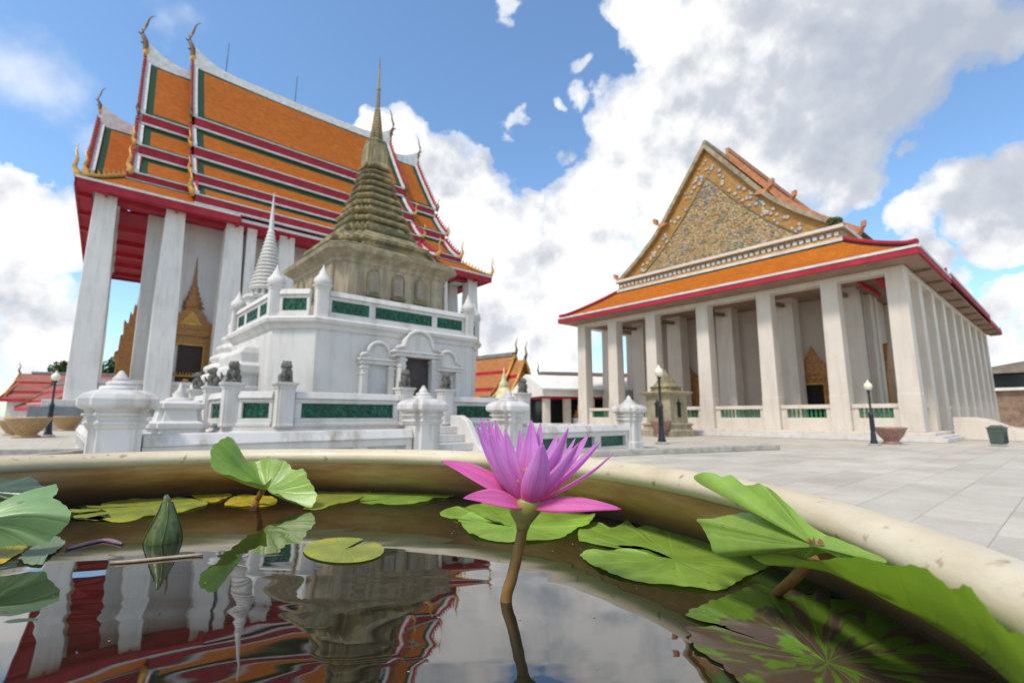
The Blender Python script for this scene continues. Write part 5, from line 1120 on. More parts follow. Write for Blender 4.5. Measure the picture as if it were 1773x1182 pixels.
# ================================================================ the water lily pot
D = {'curled': ((-0.3647,0.75,0.8931),[(-0.3438,0.72,0.9118),(-0.3465,0.7,0.9064),(-0.3577,0.69,0.9116),(-0.3724,0.68,0.9167),(-0.3925,0.68,0.9228),(-0.4065,0.68,0.9304),(-0.4161,0.69,0.9425),(-0.421,0.7,0.956),(-0.4141,0.71,0.9675),(-0.4107,0.73,0.9691),(-0.4121,0.745,0.9574),(-0.4131,0.755,0.944),(-0.4079,0.765,0.9329),(-0.3954,0.775,0.9328),(-0.3732,0.775,0.9346),(-0.3504,0.775,0.9294),(-0.3359,0.77,0.9203),(-0.3177,0.765,0.9182),(-0.3086,0.76,0.9052),(-0.2963,0.755,0.8924),(-0.2904,0.75,0.8848),(-0.2922,0.74,0.8693),(-0.3071,0.735,0.8726),(-0.3245,0.735,0.8814),(-0.3442,0.74,0.8888)],True),'left_big': ((-0.509,0.47,0.8975),[(-0.5427,0.46,0.8873),(-0.5876,0.49,0.9011),(-0.5672,0.51,0.9082),(-0.5279,0.5,0.9117),(-0.5052,0.5,0.9122),(-0.4932,0.51,0.9183),(-0.4861,0.52,0.9236),(-0.4805,0.53,0.928),(-0.4686,0.52,0.9219),(-0.463,0.51,0.9189),(-0.4531,0.51,0.9149),(-0.4413,0.505,0.908),(-0.4342,0.5,0.9013),(-0.4386,0.5,0.8921),(-0.4455,0.5,0.885),(-0.4526,0.5,0.8797),(-0.4578,0.495,0.8787),(-0.4728,0.49,0.8779),(-0.484,0.485,0.877),(-0.5108,0.48,0.8747),(-0.5319,0.47,0.8773)],False),'left_dark': ((-0.6296,0.6,0.9118),[(-0.6767,0.6,0.9065),(-0.71,0.64,0.9166),(-0.6724,0.66,0.9191),(-0.6497,0.66,0.9191),(-0.6308,0.66,0.9199),(-0.5995,0.64,0.9145),(-0.571,0.62,0.9089),(-0.5762,0.61,0.9036),(-0.5867,0.6,0.9012),(-0.6069,0.6,0.8986),(-0.6302,0.59,0.899)],False),'left_pale': ((-0.4684,0.5133,0.866),[(-0.4647,0.4838,0.866),(-0.4432,0.4729,0.866),(-0.4299,0.4711,0.866),(-0.4447,0.4913,0.866),(-0.4569,0.5133,0.866),(-0.4776,0.547,0.866),(-0.4977,0.5643,0.866),(-0.5156,0.5774,0.866),(-0.5089,0.5592,0.866),(-0.4983,0.5353,0.866),(-0.4857,0.5133,0.866)],False),'left_yellow': ((-0.5009,0.5113,0.866),[(-0.5405,0.5241,0.866),(-0.5345,0.5353,0.866),(-0.5241,0.5399,0.866),(-0.5067,0.5353,0.866),(-0.4916,0.5176,0.866),(-0.4829,0.4991,0.866),(-0.4718,0.4801,0.866),(-0.4697,0.4729,0.866),(-0.4781,0.4659,0.866)],False),'wall_pad': ((-0.5493,0.7632,0.866),[(-0.6325,0.7269,0.866),(-0.5863,0.6787,0.866),(-0.5476,0.6641,0.866),(-0.5164,0.6535,0.866),(-0.4941,0.6535,0.866),(-0.4913,0.6901,0.866),(-0.4684,0.7142,0.866),(-0.4687,0.7777,0.866),(-0.5033,0.8141,0.866),(-0.5281,0.8308,0.866),(-0.57,0.8365,0.866),(-0.6144,0.8196,0.866),(-0.6386,0.8034,0.866),(-0.6119,0.7446,0.866),(-0.6493,0.7632,0.866)],False),'wall_dark': ((-0.5849,0.706,0.866),[(-0.632,0.7226,0.866),(-0.586,0.675,0.866),(-0.5582,0.6677,0.866),(-0.5325,0.6641,0.866),(-0.5354,0.6787,0.866),(-0.5845,0.7269,0.866),(-0.6279,0.7584,0.866),(-0.6511,0.7632,0.866)],False),'wall_yellow': ((-0.4984,0.8365,0.866),[(-0.5513,0.8663,0.866),(-0.5393,0.8788,0.866),(-0.5142,0.8788,0.866),(-0.4835,0.8725,0.866),(-0.4726,0.8251,0.866),(-0.4704,0.7981,0.866),(-0.4986,0.8141,0.866)],False),'wall_yellowgreen': ((-0.4243,0.8141,0.866),[(-0.4392,0.7728,0.866),(-0.4568,0.8141,0.866),(-0.4667,0.8481,0.866),(-0.4555,0.8725,0.866),(-0.4037,0.8481,0.866),(-0.3727,0.8034,0.866),(-0.3666,0.7632,0.866),(-0.3945,0.7584,0.866)],False),'pad_behind_curled': ((-0.2881,0.8365,0.866),[(-0.3028,0.7356,0.866),(-0.329,0.8196,0.866),(-0.348,0.8984,0.866),(-0.3301,0.9402,0.866),(-0.2978,0.9402,0.866),(-0.2553,0.9119,0.866),(-0.2488,0.8423,0.866),(-0.2581,0.8034,0.866),(-0.2727,0.768,0.866),(-0.2818,0.7356,0.866)],False),'pad_by_wall': ((-0.1759,0.8481,0.866),[(-0.2409,0.7981,0.866),(-0.2503,0.8601,0.866),(-0.245,0.9051,0.866),(-0.1977,0.9258,0.866),(-0.1489,0.9188,0.866),(-0.0977,0.8852,0.866),(-0.1066,0.8365,0.866),(-0.1294,0.8423,0.866),(-0.138,0.7981,0.866),(-0.1743,0.7777,0.866),(-0.2097,0.7777,0.866)],False),'round_pad': ((-0.1707,0.5241,0.866),[(-0.1634,0.5644,0.866),(-0.1736,0.5693,0.866),(-0.1837,0.5718,0.866),(-0.1932,0.5717,0.866),(-0.2016,0.5691,0.866),(-0.2083,0.5641,0.866),(-0.2131,0.557,0.866),(-0.2157,0.5485,0.866),(-0.2161,0.5388,0.866),(-0.2144,0.5287,0.866),(-0.2109,0.5185,0.866),(-0.2056,0.5089,0.866),(-0.1991,0.5,0.866),(-0.1916,0.4923,0.866),(-0.1834,0.4859,0.866),(-0.1749,0.4811,0.866),(-0.1663,0.4779,0.866),(-0.158,0.4765,0.866),(-0.1502,0.4769,0.866),(-0.1432,0.479,0.866),(-0.1373,0.4829,0.866),(-0.1326,0.4883,0.866),(-0.1294,0.4953,0.866),(-0.1279,0.5035,0.866),(-0.1282,0.5128,0.866),(-0.1304,0.5227,0.866),(-0.1345,0.5329,0.866),(-0.1405,0.5429,0.866),(-0.1481,0.5522,0.866)],True),'flower_pad': ((0.0011,0.627,0.866),[(-0.0104,0.6304,0.868),(-0.0269,0.6498,0.871),(-0.0431,0.6705,0.872),(-0.0596,0.6849,0.87),(-0.0717,0.675,0.866),(-0.0656,0.6467,0.866),(-0.0557,0.6115,0.866),(-0.0436,0.5801,0.866),(-0.023,0.5592,0.866),(-0.004,0.5518,0.866),(0.0273,0.5567,0.866),(0.0502,0.5669,0.866),(0.0652,0.5855,0.866),(0.0799,0.6052,0.87),(0.0914,0.6129,0.875),(0.1041,0.6386,0.876),(0.1054,0.6744,0.872),(0.0975,0.706,0.866),(0.083,0.7401,0.866),(0.0652,0.7777,0.866),(0.0351,0.7981,0.866),(0.0124,0.8034,0.866),(-0.0197,0.8034,0.866),(-0.0415,0.7827,0.866),(-0.059,0.7777,0.866),(-0.0734,0.7446,0.866),(-0.0872,0.7538,0.866),(-0.0986,0.7312,0.866),(-0.0988,0.698,0.866),(-0.086,0.6787,0.866),(-0.0734,0.6695,0.87),(-0.0423,0.6591,0.867),(-0.0191,0.6367,0.866)],True),'right_pad': ((0.1529,0.4894,0.866),[(0.1411,0.4956,0.868),(0.119,0.5145,0.869),(0.0954,0.5184,0.868),(0.0692,0.5071,0.866),(0.0697,0.4838,0.866),(0.0821,0.4494,0.866),(0.1016,0.4268,0.866),(0.1224,0.4171,0.866),(0.1427,0.4091,0.866),(0.1606,0.4052,0.866),(0.1787,0.4185,0.866),(0.2127,0.4494,0.866),(0.2448,0.4765,0.866),(0.2589,0.5133,0.866),(0.2511,0.5518,0.866),(0.2485,0.5855,0.866),(0.2402,0.6176,0.866),(0.2308,0.6334,0.866),(0.2059,0.5997,0.866),(0.1923,0.5997,0.866),(0.1843,0.6176,0.866),(0.1676,0.6334,0.866),(0.1501,0.6207,0.866),(0.1472,0.6535,0.866),(0.122,0.6207,0.866),(0.1058,0.6501,0.866),(0.0824,0.6145,0.866),(0.0746,0.5721,0.866),(0.0768,0.5518,0.866),(0.1055,0.5399,0.866),(0.1341,0.533,0.866),(0.1463,0.5133,0.866)],True),'big_raised': ((0.1613,0.2725,0.9315),[(0.1602,0.2845,0.9337),(0.1626,0.3025,0.935),(0.1635,0.3205,0.9357),(0.1637,0.3475,0.9333),(0.155,0.37,0.929),(0.146,0.4,0.9193),(0.1464,0.3925,0.9144),(0.1455,0.3775,0.9095),(0.1451,0.37,0.9046),(0.15,0.3625,0.9031),(0.1574,0.3475,0.9063),(0.1618,0.34,0.9094),(0.1659,0.3325,0.9139),(0.1674,0.325,0.9131),(0.1702,0.31,0.9187),(0.1701,0.295,0.9208),(0.171,0.28,0.9254),(0.1657,0.2575,0.9292),(0.1692,0.25,0.931),(0.167,0.235,0.9349),(0.1687,0.232,0.9352),(0.1737,0.2425,0.9336),(0.1724,0.25,0.9342),(0.1737,0.262,0.9344),(0.1704,0.2725,0.9373),(0.1675,0.2875,0.941),(0.1666,0.3025,0.9456),(0.1664,0.3175,0.9505),(0.1672,0.3325,0.9548),(0.1665,0.34,0.9568),(0.1649,0.3475,0.9543),(0.1639,0.355,0.9526),(0.1618,0.3625,0.9548),(0.1615,0.37,0.9563),(0.1577,0.3775,0.9537),(0.1557,0.385,0.9554),(0.1517,0.3925,0.9572),(0.1476,0.4,0.9559),(0.1462,0.403,0.9515),(0.1493,0.385,0.9456),(0.1588,0.3625,0.9419),(0.1678,0.3325,0.9387),(0.17,0.31,0.9358),(0.1635,0.2875,0.9333)],True),'mottled': ((0.1736,0.2923,0.866),[(0.1701,0.3052,0.869),(0.1656,0.3179,0.87),(0.1559,0.3277,0.87),(0.1431,0.3362,0.869),(0.1311,0.3387,0.867),(0.1126,0.3352,0.866),(0.1105,0.3252,0.866),(0.107,0.31,0.866),(0.1146,0.2898,0.866),(0.1162,0.2695,0.866),(0.122,0.2453,0.866),(0.149,0.2349,0.866),(0.1792,0.2349,0.866),(0.2286,0.239,0.866),(0.2924,0.2668,0.866),(0.322,0.3029,0.866),(0.3189,0.3252,0.866),(0.3065,0.3422,0.866),(0.2829,0.3591,0.866),(0.2768,0.3714,0.866),(0.2644,0.3768,0.866),(0.2598,0.3881,0.866),(0.2418,0.387,0.866),(0.2418,0.404,0.866),(0.2247,0.3941,0.866),(0.2223,0.4091,0.866),(0.2082,0.404,0.866),(0.1973,0.4091,0.866),(0.1895,0.4117,0.866),(0.1667,0.3965,0.866),(0.1433,0.3768,0.866),(0.1242,0.3631,0.866),(0.1194,0.3552,0.866),(0.1301,0.3439,0.866),(0.1529,0.3439,0.866),(0.1662,0.3335,0.866),(0.1729,0.3136,0.866)],True),'dark_below': ((0.2584,0.4341,0.866),[(0.1851,0.4171,0.866),(0.2178,0.4494,0.866),(0.2429,0.4729,0.866),(0.2843,0.4932,0.866),(0.3231,0.4932,0.866),(0.3383,0.4494,0.866),(0.3297,0.3941,0.866),(0.2977,0.3768,0.866),(0.277,0.3824,0.866),(0.259,0.387,0.866),(0.2376,0.387,0.866),(0.2396,0.404,0.866),(0.2247,0.3941,0.866),(0.2201,0.4091,0.866),(0.1992,0.404,0.866)],False),'under': ([(0.1583,0.3408,0.9085),(0.1648,0.3201,0.9141),(0.1676,0.2906,0.9217),(0.1541,0.2395,0.9339),(0.1552,0.2185,0.9392),(0.1576,0.2088,0.9415),(0.1554,0.1948,0.9419),(0.1507,0.1795,0.9429),(0.1508,0.1739,0.9441),(0.1451,0.1628,0.944),(0.1358,0.146,0.9443),(0.1243,0.1279,0.9463),(0.1023,0.1,0.9518)],[(0.1699,0.33,0.9114),(0.1782,0.325,0.9114),(0.187,0.31,0.9122),(0.187,0.285,0.9105),(0.1927,0.27,0.9065),(0.1953,0.255,0.9048),(0.1949,0.24,0.904),(0.1893,0.222,0.9058),(0.1863,0.21,0.9054),(0.1832,0.2,0.9047),(0.1803,0.19,0.9035),(0.1765,0.18,0.9015),(0.174,0.17,0.8965)]),'big_stem': [(0.201,0.3965,0.866),(0.1853,0.34,0.895),(0.1814,0.31,0.9151)],'curl_stem': [(-0.3756,0.7356,0.866),(-0.3932,0.78,0.8716),(-0.3716,0.752,0.8912)],'curl_stem2': None,'stem': [(-0.0045,0.3858,0.864),(-0.0002,0.3858,0.8809),(0.005,0.3858,0.9014),(0.0085,0.3858,0.918),(0.0108,0.3858,0.9289)],'base': (0.0108,0.3858,0.934),'petals': [('outer',(-0.0563,0.3978,0.9646),0.0183,-0.0082,0.0054),('outer',(-0.0343,0.3558,0.943),0.0155,-0.0064,-0.012),('outer',(0.0785,0.3638,0.9341),0.0155,0.0064,-0.0099),('outer',(0.0768,0.3758,0.973),0.0183,0.0073,-0.0045),('inner',(-0.0289,0.3898,0.9951),0.011,-0.0073,0.0018),('inner',(-0.0262,0.4038,0.9991),0.0137,-0.0064,0.0081),('inner',(-0.0207,0.4158,0.9986),0.0146,-0.0046,0.012),('inner',(-0.0143,0.4158,0.9967),0.0146,-0.0037,0.012),('inner',(-0.0051,0.3778,0.99),0.0192,-0.0041,-0.0036),('inner',(0.0161,0.4118,0.9972),0.0192,0.0009,0.0117),('inner',(0.0243,0.4198,0.9943),0.0128,0.0027,0.012),('front',(0.0217,0.3558,0.9813),0.021,0.0027,-0.012),('inner',(0.0434,0.3818,0.9908),0.0201,0.0046,-0.0018),('inner',(0.0532,0.4138,0.9829),0.0082,0.0046,0.012),('inner',(0.0614,0.3978,0.9859),0.0165,0.0064,0.0054),('inner',(0.0699,0.4078,0.979),0.011,0.0064,0.0099),('inner',(0.0686,0.3818,0.9812),0.0101,0.0069,-0.0018),('inner',(0.0066,0.4198,0.988),0.0137,0.0,0.012),('inner',(0.0386,0.4218,0.9855),0.0137,0.0027,0.012),('inner',(-0.0178,0.3678,0.9895),0.0155,-0.0055,-0.0081),('inner',(0.0495,0.3658,0.9812),0.0155,0.0055,-0.009)],'bud': ((-0.383,0.56,0.864),(-0.3859,0.56,0.914)),'twig': [(-0.3719,0.4765,0.866),(-0.3548,0.4819,0.866),(-0.3302,0.4932,0.866),(-0.3021,0.5031,0.866)],'floatpetal': [(-0.455,0.5241,0.866),(-0.4541,0.547,0.866),(-0.4447,0.5617,0.866),(-0.414,0.5446,0.866),(-0.4174,0.5285,0.866),(-0.4325,0.5219,0.866)],'orange_leaf': ((0.1786,0.6467,0.866),[(0.1442,0.657,0.866),(0.1665,0.6863,0.866),(0.1943,0.675,0.866),(0.2065,0.6535,0.866),(0.2077,0.6145,0.866),(0.1843,0.6176,0.866),(0.1649,0.6367,0.866)],False)}
PC = (-.328, .330)
pot = empty('water_lily_pot', (PC[0], PC[1], 0), 0, 'large round cream glazed pot full of dark water and water lilies in the foreground', 'pot')
def rimring(prof, nm, mt, n=160, wob=.0015):
    m = MB(); rings = []
    for r_, z in prof: rings.append([((r_+wob*math.sin(3*a+z*9)+wob*.6*math.sin(7*a))*math.cos(a), (r_+wob*math.sin(3*a+z*9)+wob*.6*math.sin(7*a))*math.sin(a), z+wob*.8*math.sin(2*a+1)) for a in [2*PI*k/n for k in range(n)]])
    m.loft(rings, 0, False, True); return m.build(nm, mt, pot)
arc = [(.526+.0265*math.cos(t), .9185+.0275*math.sin(t)) for t in [R(-75)+R(330)*k/22 for k in range(16)]]
rim_prof = [(.534+.0185*math.cos(R(a)), .9325+.0125*math.sin(R(a))) for a in range(-60, 241, 15)]
rimring(rim_prof, 'pot_rim', POTM)
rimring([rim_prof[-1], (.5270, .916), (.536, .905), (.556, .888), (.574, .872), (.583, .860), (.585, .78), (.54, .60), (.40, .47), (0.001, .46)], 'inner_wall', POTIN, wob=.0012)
rimring([rim_prof[0], (.553, .912), (.585, .89), (.612, .85), (.62, .74), (.57, .52), (.44, .30), (.36, .16), (.37, .06), (.40, .0), (.0, 0)], 'outer_wall', POTM)
m = MB(); ring = [(PC[0]*0+.5815*math.cos(2*PI*k/120), .5815*math.sin(2*PI*k/120), .865) for k in range(120)]
ci = m.vert((0, 0, .865)); ri = [m.vert(q) for q in ring]
for k in range(120): m.face((ci, ri[k], ri[(k+1) % 120]))
w_o = m.build('pond_water', WATER); w_o.location = (PC[0], PC[1], 0); tag(w_o, kind='structure')

# ---- lily leaves
def half(t, x):
    n = t.nodes.new('ShaderNodeMath'); n.operation = 'MULTIPLY'; t.links.new(x, n.inputs[0]); n.inputs[1].default_value = .5; return n.outputs[0]
def leafmat(name, top, under, spots=None, spotamt=0, edge=None, edgeamt=.0, vein=.22, rough=.38, yell=0, trans=.18):
    def f(t, b, geo):
        uv = t.nodes.new('ShaderNodeUVMap').outputs[0]; P = geo.outputs['Position']
        s = t.nodes.new('ShaderNodeSeparateXYZ'); t.links.new(uv, s.inputs[0])
        n = tex(t, 'ShaderNodeTexNoise', 22, P, Detail=7, Roughness=.6); n2 = tex(t, 'ShaderNodeTexNoise', 60, P, Detail=4)
        # veins radiate from the stalk: angular wave thinning outwards
        w = t.nodes.new('ShaderNodeMath'); w.operation = 'MULTIPLY_ADD'; t.links.new(s.outputs[0], w.inputs[0]); w.inputs[1].default_value = 20
        nn_ = t.nodes.new('ShaderNodeMath'); nn_.operation = 'MULTIPLY'; t.links.new(n.outputs['Fac'], nn_.inputs[0]); nn_.inputs[1].default_value = .9; t.links.new(nn_.outputs[0], w.inputs[2])
        fr_ = t.nodes.new('ShaderNodeMath'); fr_.operation = 'PINGPONG'; t.links.new(w.outputs[0], fr_.inputs[0]); fr_.inputs[1].default_value = .5
        vl = ramp(t, [(0, 1), (.05, .6), (.16, 0)], fr_.outputs[0], 'EASE')
        c = mixc(t, ramp(t, [(.35, 0), (.65, 1)], n.outputs['Fac']), tuple(x*.78 for x in top), tuple(x*1.15 for x in top))
        if yell: c = mixc(t, ramp(t, [(.52, 0), (.62, yell)], n.outputs['Fac']), c, (.45, .40, .03))
        if spots:
            v = tex(t, 'ShaderNodeTexNoise', 1, mapping(t, uv, (30, 2.6, 1)), Detail=3, Roughness=.5, Distortion=.6); nv = tex(t, 'ShaderNodeTexNoise', 14, P, Detail=5)
            a = t.nodes.new('ShaderNodeMath'); a.operation = 'ADD'; t.links.new(nv.outputs['Fac'], a.inputs[0]); t.links.new(v.outputs['Fac'], a.inputs[1])
            c = mixc(t, ramp(t, [(spotamt/2-.01, 0), (spotamt/2+.01, 1)], half(t, a.outputs[0])), c, spots)
        va = t.nodes.new('ShaderNodeMath'); va.operation = 'MULTIPLY'; t.links.new(vl, va.inputs[0]); va.inputs[1].default_value = vein
        c = mixc(t, va.outputs[0], c, tuple(min(1, x*1.5+.02) for x in top))
        c = mixc(t, ramp(t, [(.66, 0), (.72, .55)], n2.outputs['Fac']), c, (.10, .07, .02))
        if edge:
            ea = t.nodes.new('ShaderNodeMath'); ea.operation = 'MULTIPLY_ADD'; t.links.new(n.outputs['Fac'], ea.inputs[0]); ea.inputs[1].default_value = .35; t.links.new(s.outputs[1], ea.inputs[2])
            c = mixc(t, ramp(t, [(1.06-edgeamt, 0), (1.12-edgeamt, 1)], ea.outputs[0]), c, edge)
        un = mixc(t, n.outputs['Fac'], under, tuple(x*1.5 for x in under))
        c = mixc(t, geo.outputs['Backfacing'], c, un)
        t.links.new(c, b.inputs['Base Color'])
        h = t.nodes.new('ShaderNodeMath'); h.operation = 'MULTIPLY_ADD'; t.links.new(vl, h.inputs[0]); h.inputs[1].default_value = -.5; t.links.new(n.outputs['Fac'], h.inputs[2])
        bumpn(t, b, h.outputs[0], .5, .0016)
        # thin tissue: light comes through
        tr = t.nodes.new('ShaderNodeBsdfTranslucent'); t.links.new(mixc(t, 1, c, (1.0, 1.1, .45), 'MULTIPLY'), tr.inputs['Color'])
        ms = t.nodes.new('ShaderNodeMixShader'); ms.inputs[0].default_value = trans
        o = [x for x in t.nodes if x.type == 'OUTPUT_MATERIAL'][0]
        t.links.new(b.outputs[0], ms.inputs[1]); t.links.new(tr.outputs[0], ms.inputs[2]); t.links.new(ms.outputs[0], o.inputs['Surface'])
    return mat(name, top, rough, .5, build=f)
LG = leafmat('fresh_lily_leaf', (.24, .38, .055), (.16, .24, .03), edge=(.22, .10, .03), edgeamt=-.26)
LGB = leafmat('brown_edged_lily_leaf', (.26, .41, .055), (.16, .24, .03), edge=(.22, .09, .02), edgeamt=-.20)
LGP = leafmat('pale_waxy_lily_leaf', (.24, .38, .15), (.12, .17, .05), vein=.15)
LGY = leafmat('yellowing_lily_leaf', (.30, .34, .06), (.2, .2, .03), yell=.8, edge=(.30, .16, .03), edgeamt=-.18)
LYE = leafmat('yellow_lily_leaf', (.62, .44, .03), (.4, .28, .03), spots=(.30, .33, .03), spotamt=1.04)
LDK = leafmat('dark_lily_leaf', (.035, .075, .015), (.03, .05, .012), vein=.2, rough=.3)  # plain dark green leaf colour
LDU = leafmat('dark_leaf_underside', (.05, .09, .02), (.05, .08, .02), vein=.3)
LMO = leafmat('mottled_purple_lily_leaf', (.11, .21, .02), (.10, .09, .04), spots=(.10, .065, .045), spotamt=1.0, vein=.22, edge=(.12, .07, .05), edgeamt=-.22, rough=.28)
LGR = leafmat('grey_green_lily_leaf', (.22, .30, .18), (.14, .16, .1), vein=.1)
def cat_rom(P_, n):
    out_ = []
    for i in range(len(P_)-1):
        p0, p1, p2, p3 = (Vector(P_[max(i-1, 0)]), Vector(P_[i]), Vector(P_[i+1]), Vector(P_[min(i+2, len(P_)-1)]))
        for k in range(n):
            t = k/n; out_.append(.5*((2*p1)+(-p0+p2)*t+(2*p0-5*p1+4*p2-p3)*t*t+(-p0+3*p1-3*p2+p3)*t**3))
    out_.append(Vector(P_[-1])); return out_
def lily_leaf(key, mt, label, teeth=.0016, n=7, rings=9, thick=.0011, sagc=0.0, ripple=.0012, parent=None, group=None):
    c, rim, notch = D[key]; c = Vector(c)
    P_ = rim if notch else rim+[rim[0]]
    floating = key not in ('curled', 'left_big', 'left_dark', 'big_raised')
    pts = cat_rom(P_, n); m = MB(); N_ = len(pts); L = 0; G = []
    per = [0]
    for a, b_ in zip(pts, pts[1:]): per.append(per[-1]+(b_-a).length)
    rr = random.Random(hash(key) % 99 if False else len(key)*7+3)
    ph = rr.uniform(0, 6)
    for j in range(rings+1):
        t = j/rings; row = []
        for i, p_ in enumerate(pts):
            q = c.lerp(p_, t)
            f_ = per[i]/per[-1]
            d = (p_-c); dn = d.normalized() if d.length > 0 else Vector((1, 0, 0))
            edge_fade = 1.0 if not notch else min(1, min(i, N_-1-i)/4)
            if j == rings: q += dn*teeth*(abs(math.sin(per[i]*260+ph))*1.0-.4)*edge_fade+Vector((0, 0, 1))*teeth*.5*math.sin(per[i]*200+ph)*edge_fade
            q.z += ripple*math.sin(per[i]*95+ph)*t**2*(1 if j else 0)*edge_fade - sagc*math.sin(PI*t)
            if floating: q.z = max(q.z, .8662)
            row.append(m.vert(q-c))
        G.append(row)
    for j in range(rings):
        for i in range(N_-1):
            f0, f1 = per[i]/per[-1], per[i+1]/per[-1]
            idx = (G[j][i], G[j][i+1], G[j+1][i+1], G[j+1][i]); uv = [(f0, j/rings), (f1, j/rings), (f1, (j+1)/rings), (f0, (j+1)/rings)]
            m.face(idx, 0, uv, True)
    if not notch: pass
    o = m.build(parent[1] if parent else 'lily_leaf', mt, parent[0] if parent else None, loc=c)
    # keep the upper face upwards so that the underside shows only from below
    me = o.data; s_ = sum(p_.normal.z*p_.area for p_ in me.polygons)
    if s_ < 0: me.flip_normals()
    sm = o.modifiers.new('weld', 'WELD'); sm.merge_threshold = 1e-6
    return tag(o, label, 'leaf', 'water lily leaves in the pot') if not parent else o
lily_leaf('flower_pad', LGB, 'bright green floating lily leaf with a brown curled edge right behind the flower stem', sagc=.0015, ripple=.0022)
lily_leaf('right_pad', LG, 'broad bright green floating lily leaf right of the flower stem', sagc=.001, ripple=.0018)
o = lily_leaf('round_pad', LGY, 'small round olive green lily pad floating alone left of the flower stem', teeth=.0003, ripple=.0003)
lily_leaf('curled', LG, 'green lily leaf curled upright above the far rim left of the flower', teeth=.002, sagc=.004, ripple=.001)
lily_leaf('left_big', LGP, 'big pale waxy leaf lifted out of the water at the left edge', teeth=.0012, sagc=-.008, ripple=.001)
lily_leaf('left_dark', LDK, 'dark green leaf behind the big pale leaf at the left edge', ripple=.0005)
lily_leaf('left_pale', LGR, 'grey green leaf fragment floating below the big pale leaf', teeth=.003)
lily_leaf('left_yellow', LYE, 'yellow and green leaf scrap at the left edge under the big pale leaf')
lily_leaf('wall_pad', LGY, 'long flat olive leaf floating along the far wall behind the pointed bud', ripple=.002)
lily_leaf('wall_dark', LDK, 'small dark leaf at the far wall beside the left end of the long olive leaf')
lily_leaf('wall_yellow', LYE, 'thin orange yellow leaf at the far wall left of the curled leaf')
lily_leaf('wall_yellowgreen', LYE, 'yellow green leaf floating under the curled leaf')
lily_leaf('pad_behind_curled', LGY, 'flat olive leaf with brown patches right of the curled leaf', ripple=.0018)
lily_leaf('pad_by_wall', LG, 'narrow yellow green leaf floating along the far wall left of the flower', ripple=.002)
lily_leaf('dark_below', LDK, 'dark green leaf under the big raised leaf', ripple=.0006)
lily_leaf('mottled', LMO, 'huge mottled green and purple leaf lying in the water at the lower right corner', teeth=.0022, ripple=.0020, rings=14)
lily_leaf('orange_leaf', leafmat('orange_dead_leaf', (.50, .20, .04), (.3, .12, .03)), 'small orange dead leaf against the inner wall behind the broad right leaf')
# the big raised leaf with its folded underside
bg = empty('raised_lily_leaf', D['big_raised'][0], 0, 'big bright green leaf raised on a reddish stalk and folded against the right rim', 'leaf', 'water lily leaves in the pot')
o = lily_leaf('big_raised', LG, '', teeth=.0006, ripple=.0014, sagc=.0, rings=12, parent=(bg, 'leaf_blade')); o.location = (0, 0, 0)
T_, B_ = D['under']; tp_ = cat_rom(T_, 5); bp_ = cat_rom(B_, 5); c = Vector(D['big_raised'][0]); m = MB(); rows = []
for j in range(9):
    t = j/8; row = []
    for k, (a, b_) in enumerate(zip(tp_, bp_)):
        q = a.lerp(b_, t); q.z -= .004*math.sin(PI*t); q.y -= .006*math.sin(PI*t)
        if j == 0: q.z += .0016*math.sin(k*.47)+.0004*math.sin(k*1.9)
        row.append(m.vert(q-c))
    rows.append(row)
K_ = len(rows[0])
for j in range(8):
    for k in range(K_-1): m.face((rows[j][k], rows[j][k+1], rows[j+1][k+1], rows[j+1][k]), 0, [(k/K_*.6, 1-j/8), ((k+1)/K_*.6, 1-j/8), ((k+1)/K_*.6, 1-(j+1)/8), (k/K_*.6, 1-(j+1)/8)], True)
o = m.build('leaf_fold', leafmat('backlit_leaf_side', (.28, .42, .045), (.25, .37, .04), vein=.35, edge=(.26, .12, .03), edgeamt=-.20, trans=.35), bg)  # brighter copy of the leaf green, backlight put into the colour
STALK = mat('red_brown_stalk', (.30, .12, .05), .4, .5, var=.4, vscale=60)
m = MB(); m.tube([Vector(q)-c for q in cat_rom(D['big_stem'], 6)], .0035, 12); m.build('leaf_stalk', STALK, bg)
sc_ = MB(); 
for k in range(6): a = k/6*2*PI; sc_.loft([[(.001*math.cos(a)*0, 0, .001)]*3, [(.004*math.cos(a), .004*math.sin(a), .0022), (.0045*math.cos(a+.3), .0045*math.sin(a+.3), .0022), (.003*math.cos(a+.15), .003*math.sin(a+.15), .0045)]])
sc_.build('leaf_scar', STALK, bg)
m = MB(); m.tube(cat_rom(D['curl_stem'], 5), [.0045]*11, 10); tag(m.build('leaf_stalk', STALK), 'short reddish stalk holding the curled leaf above the water by the far wall', 'stalk')

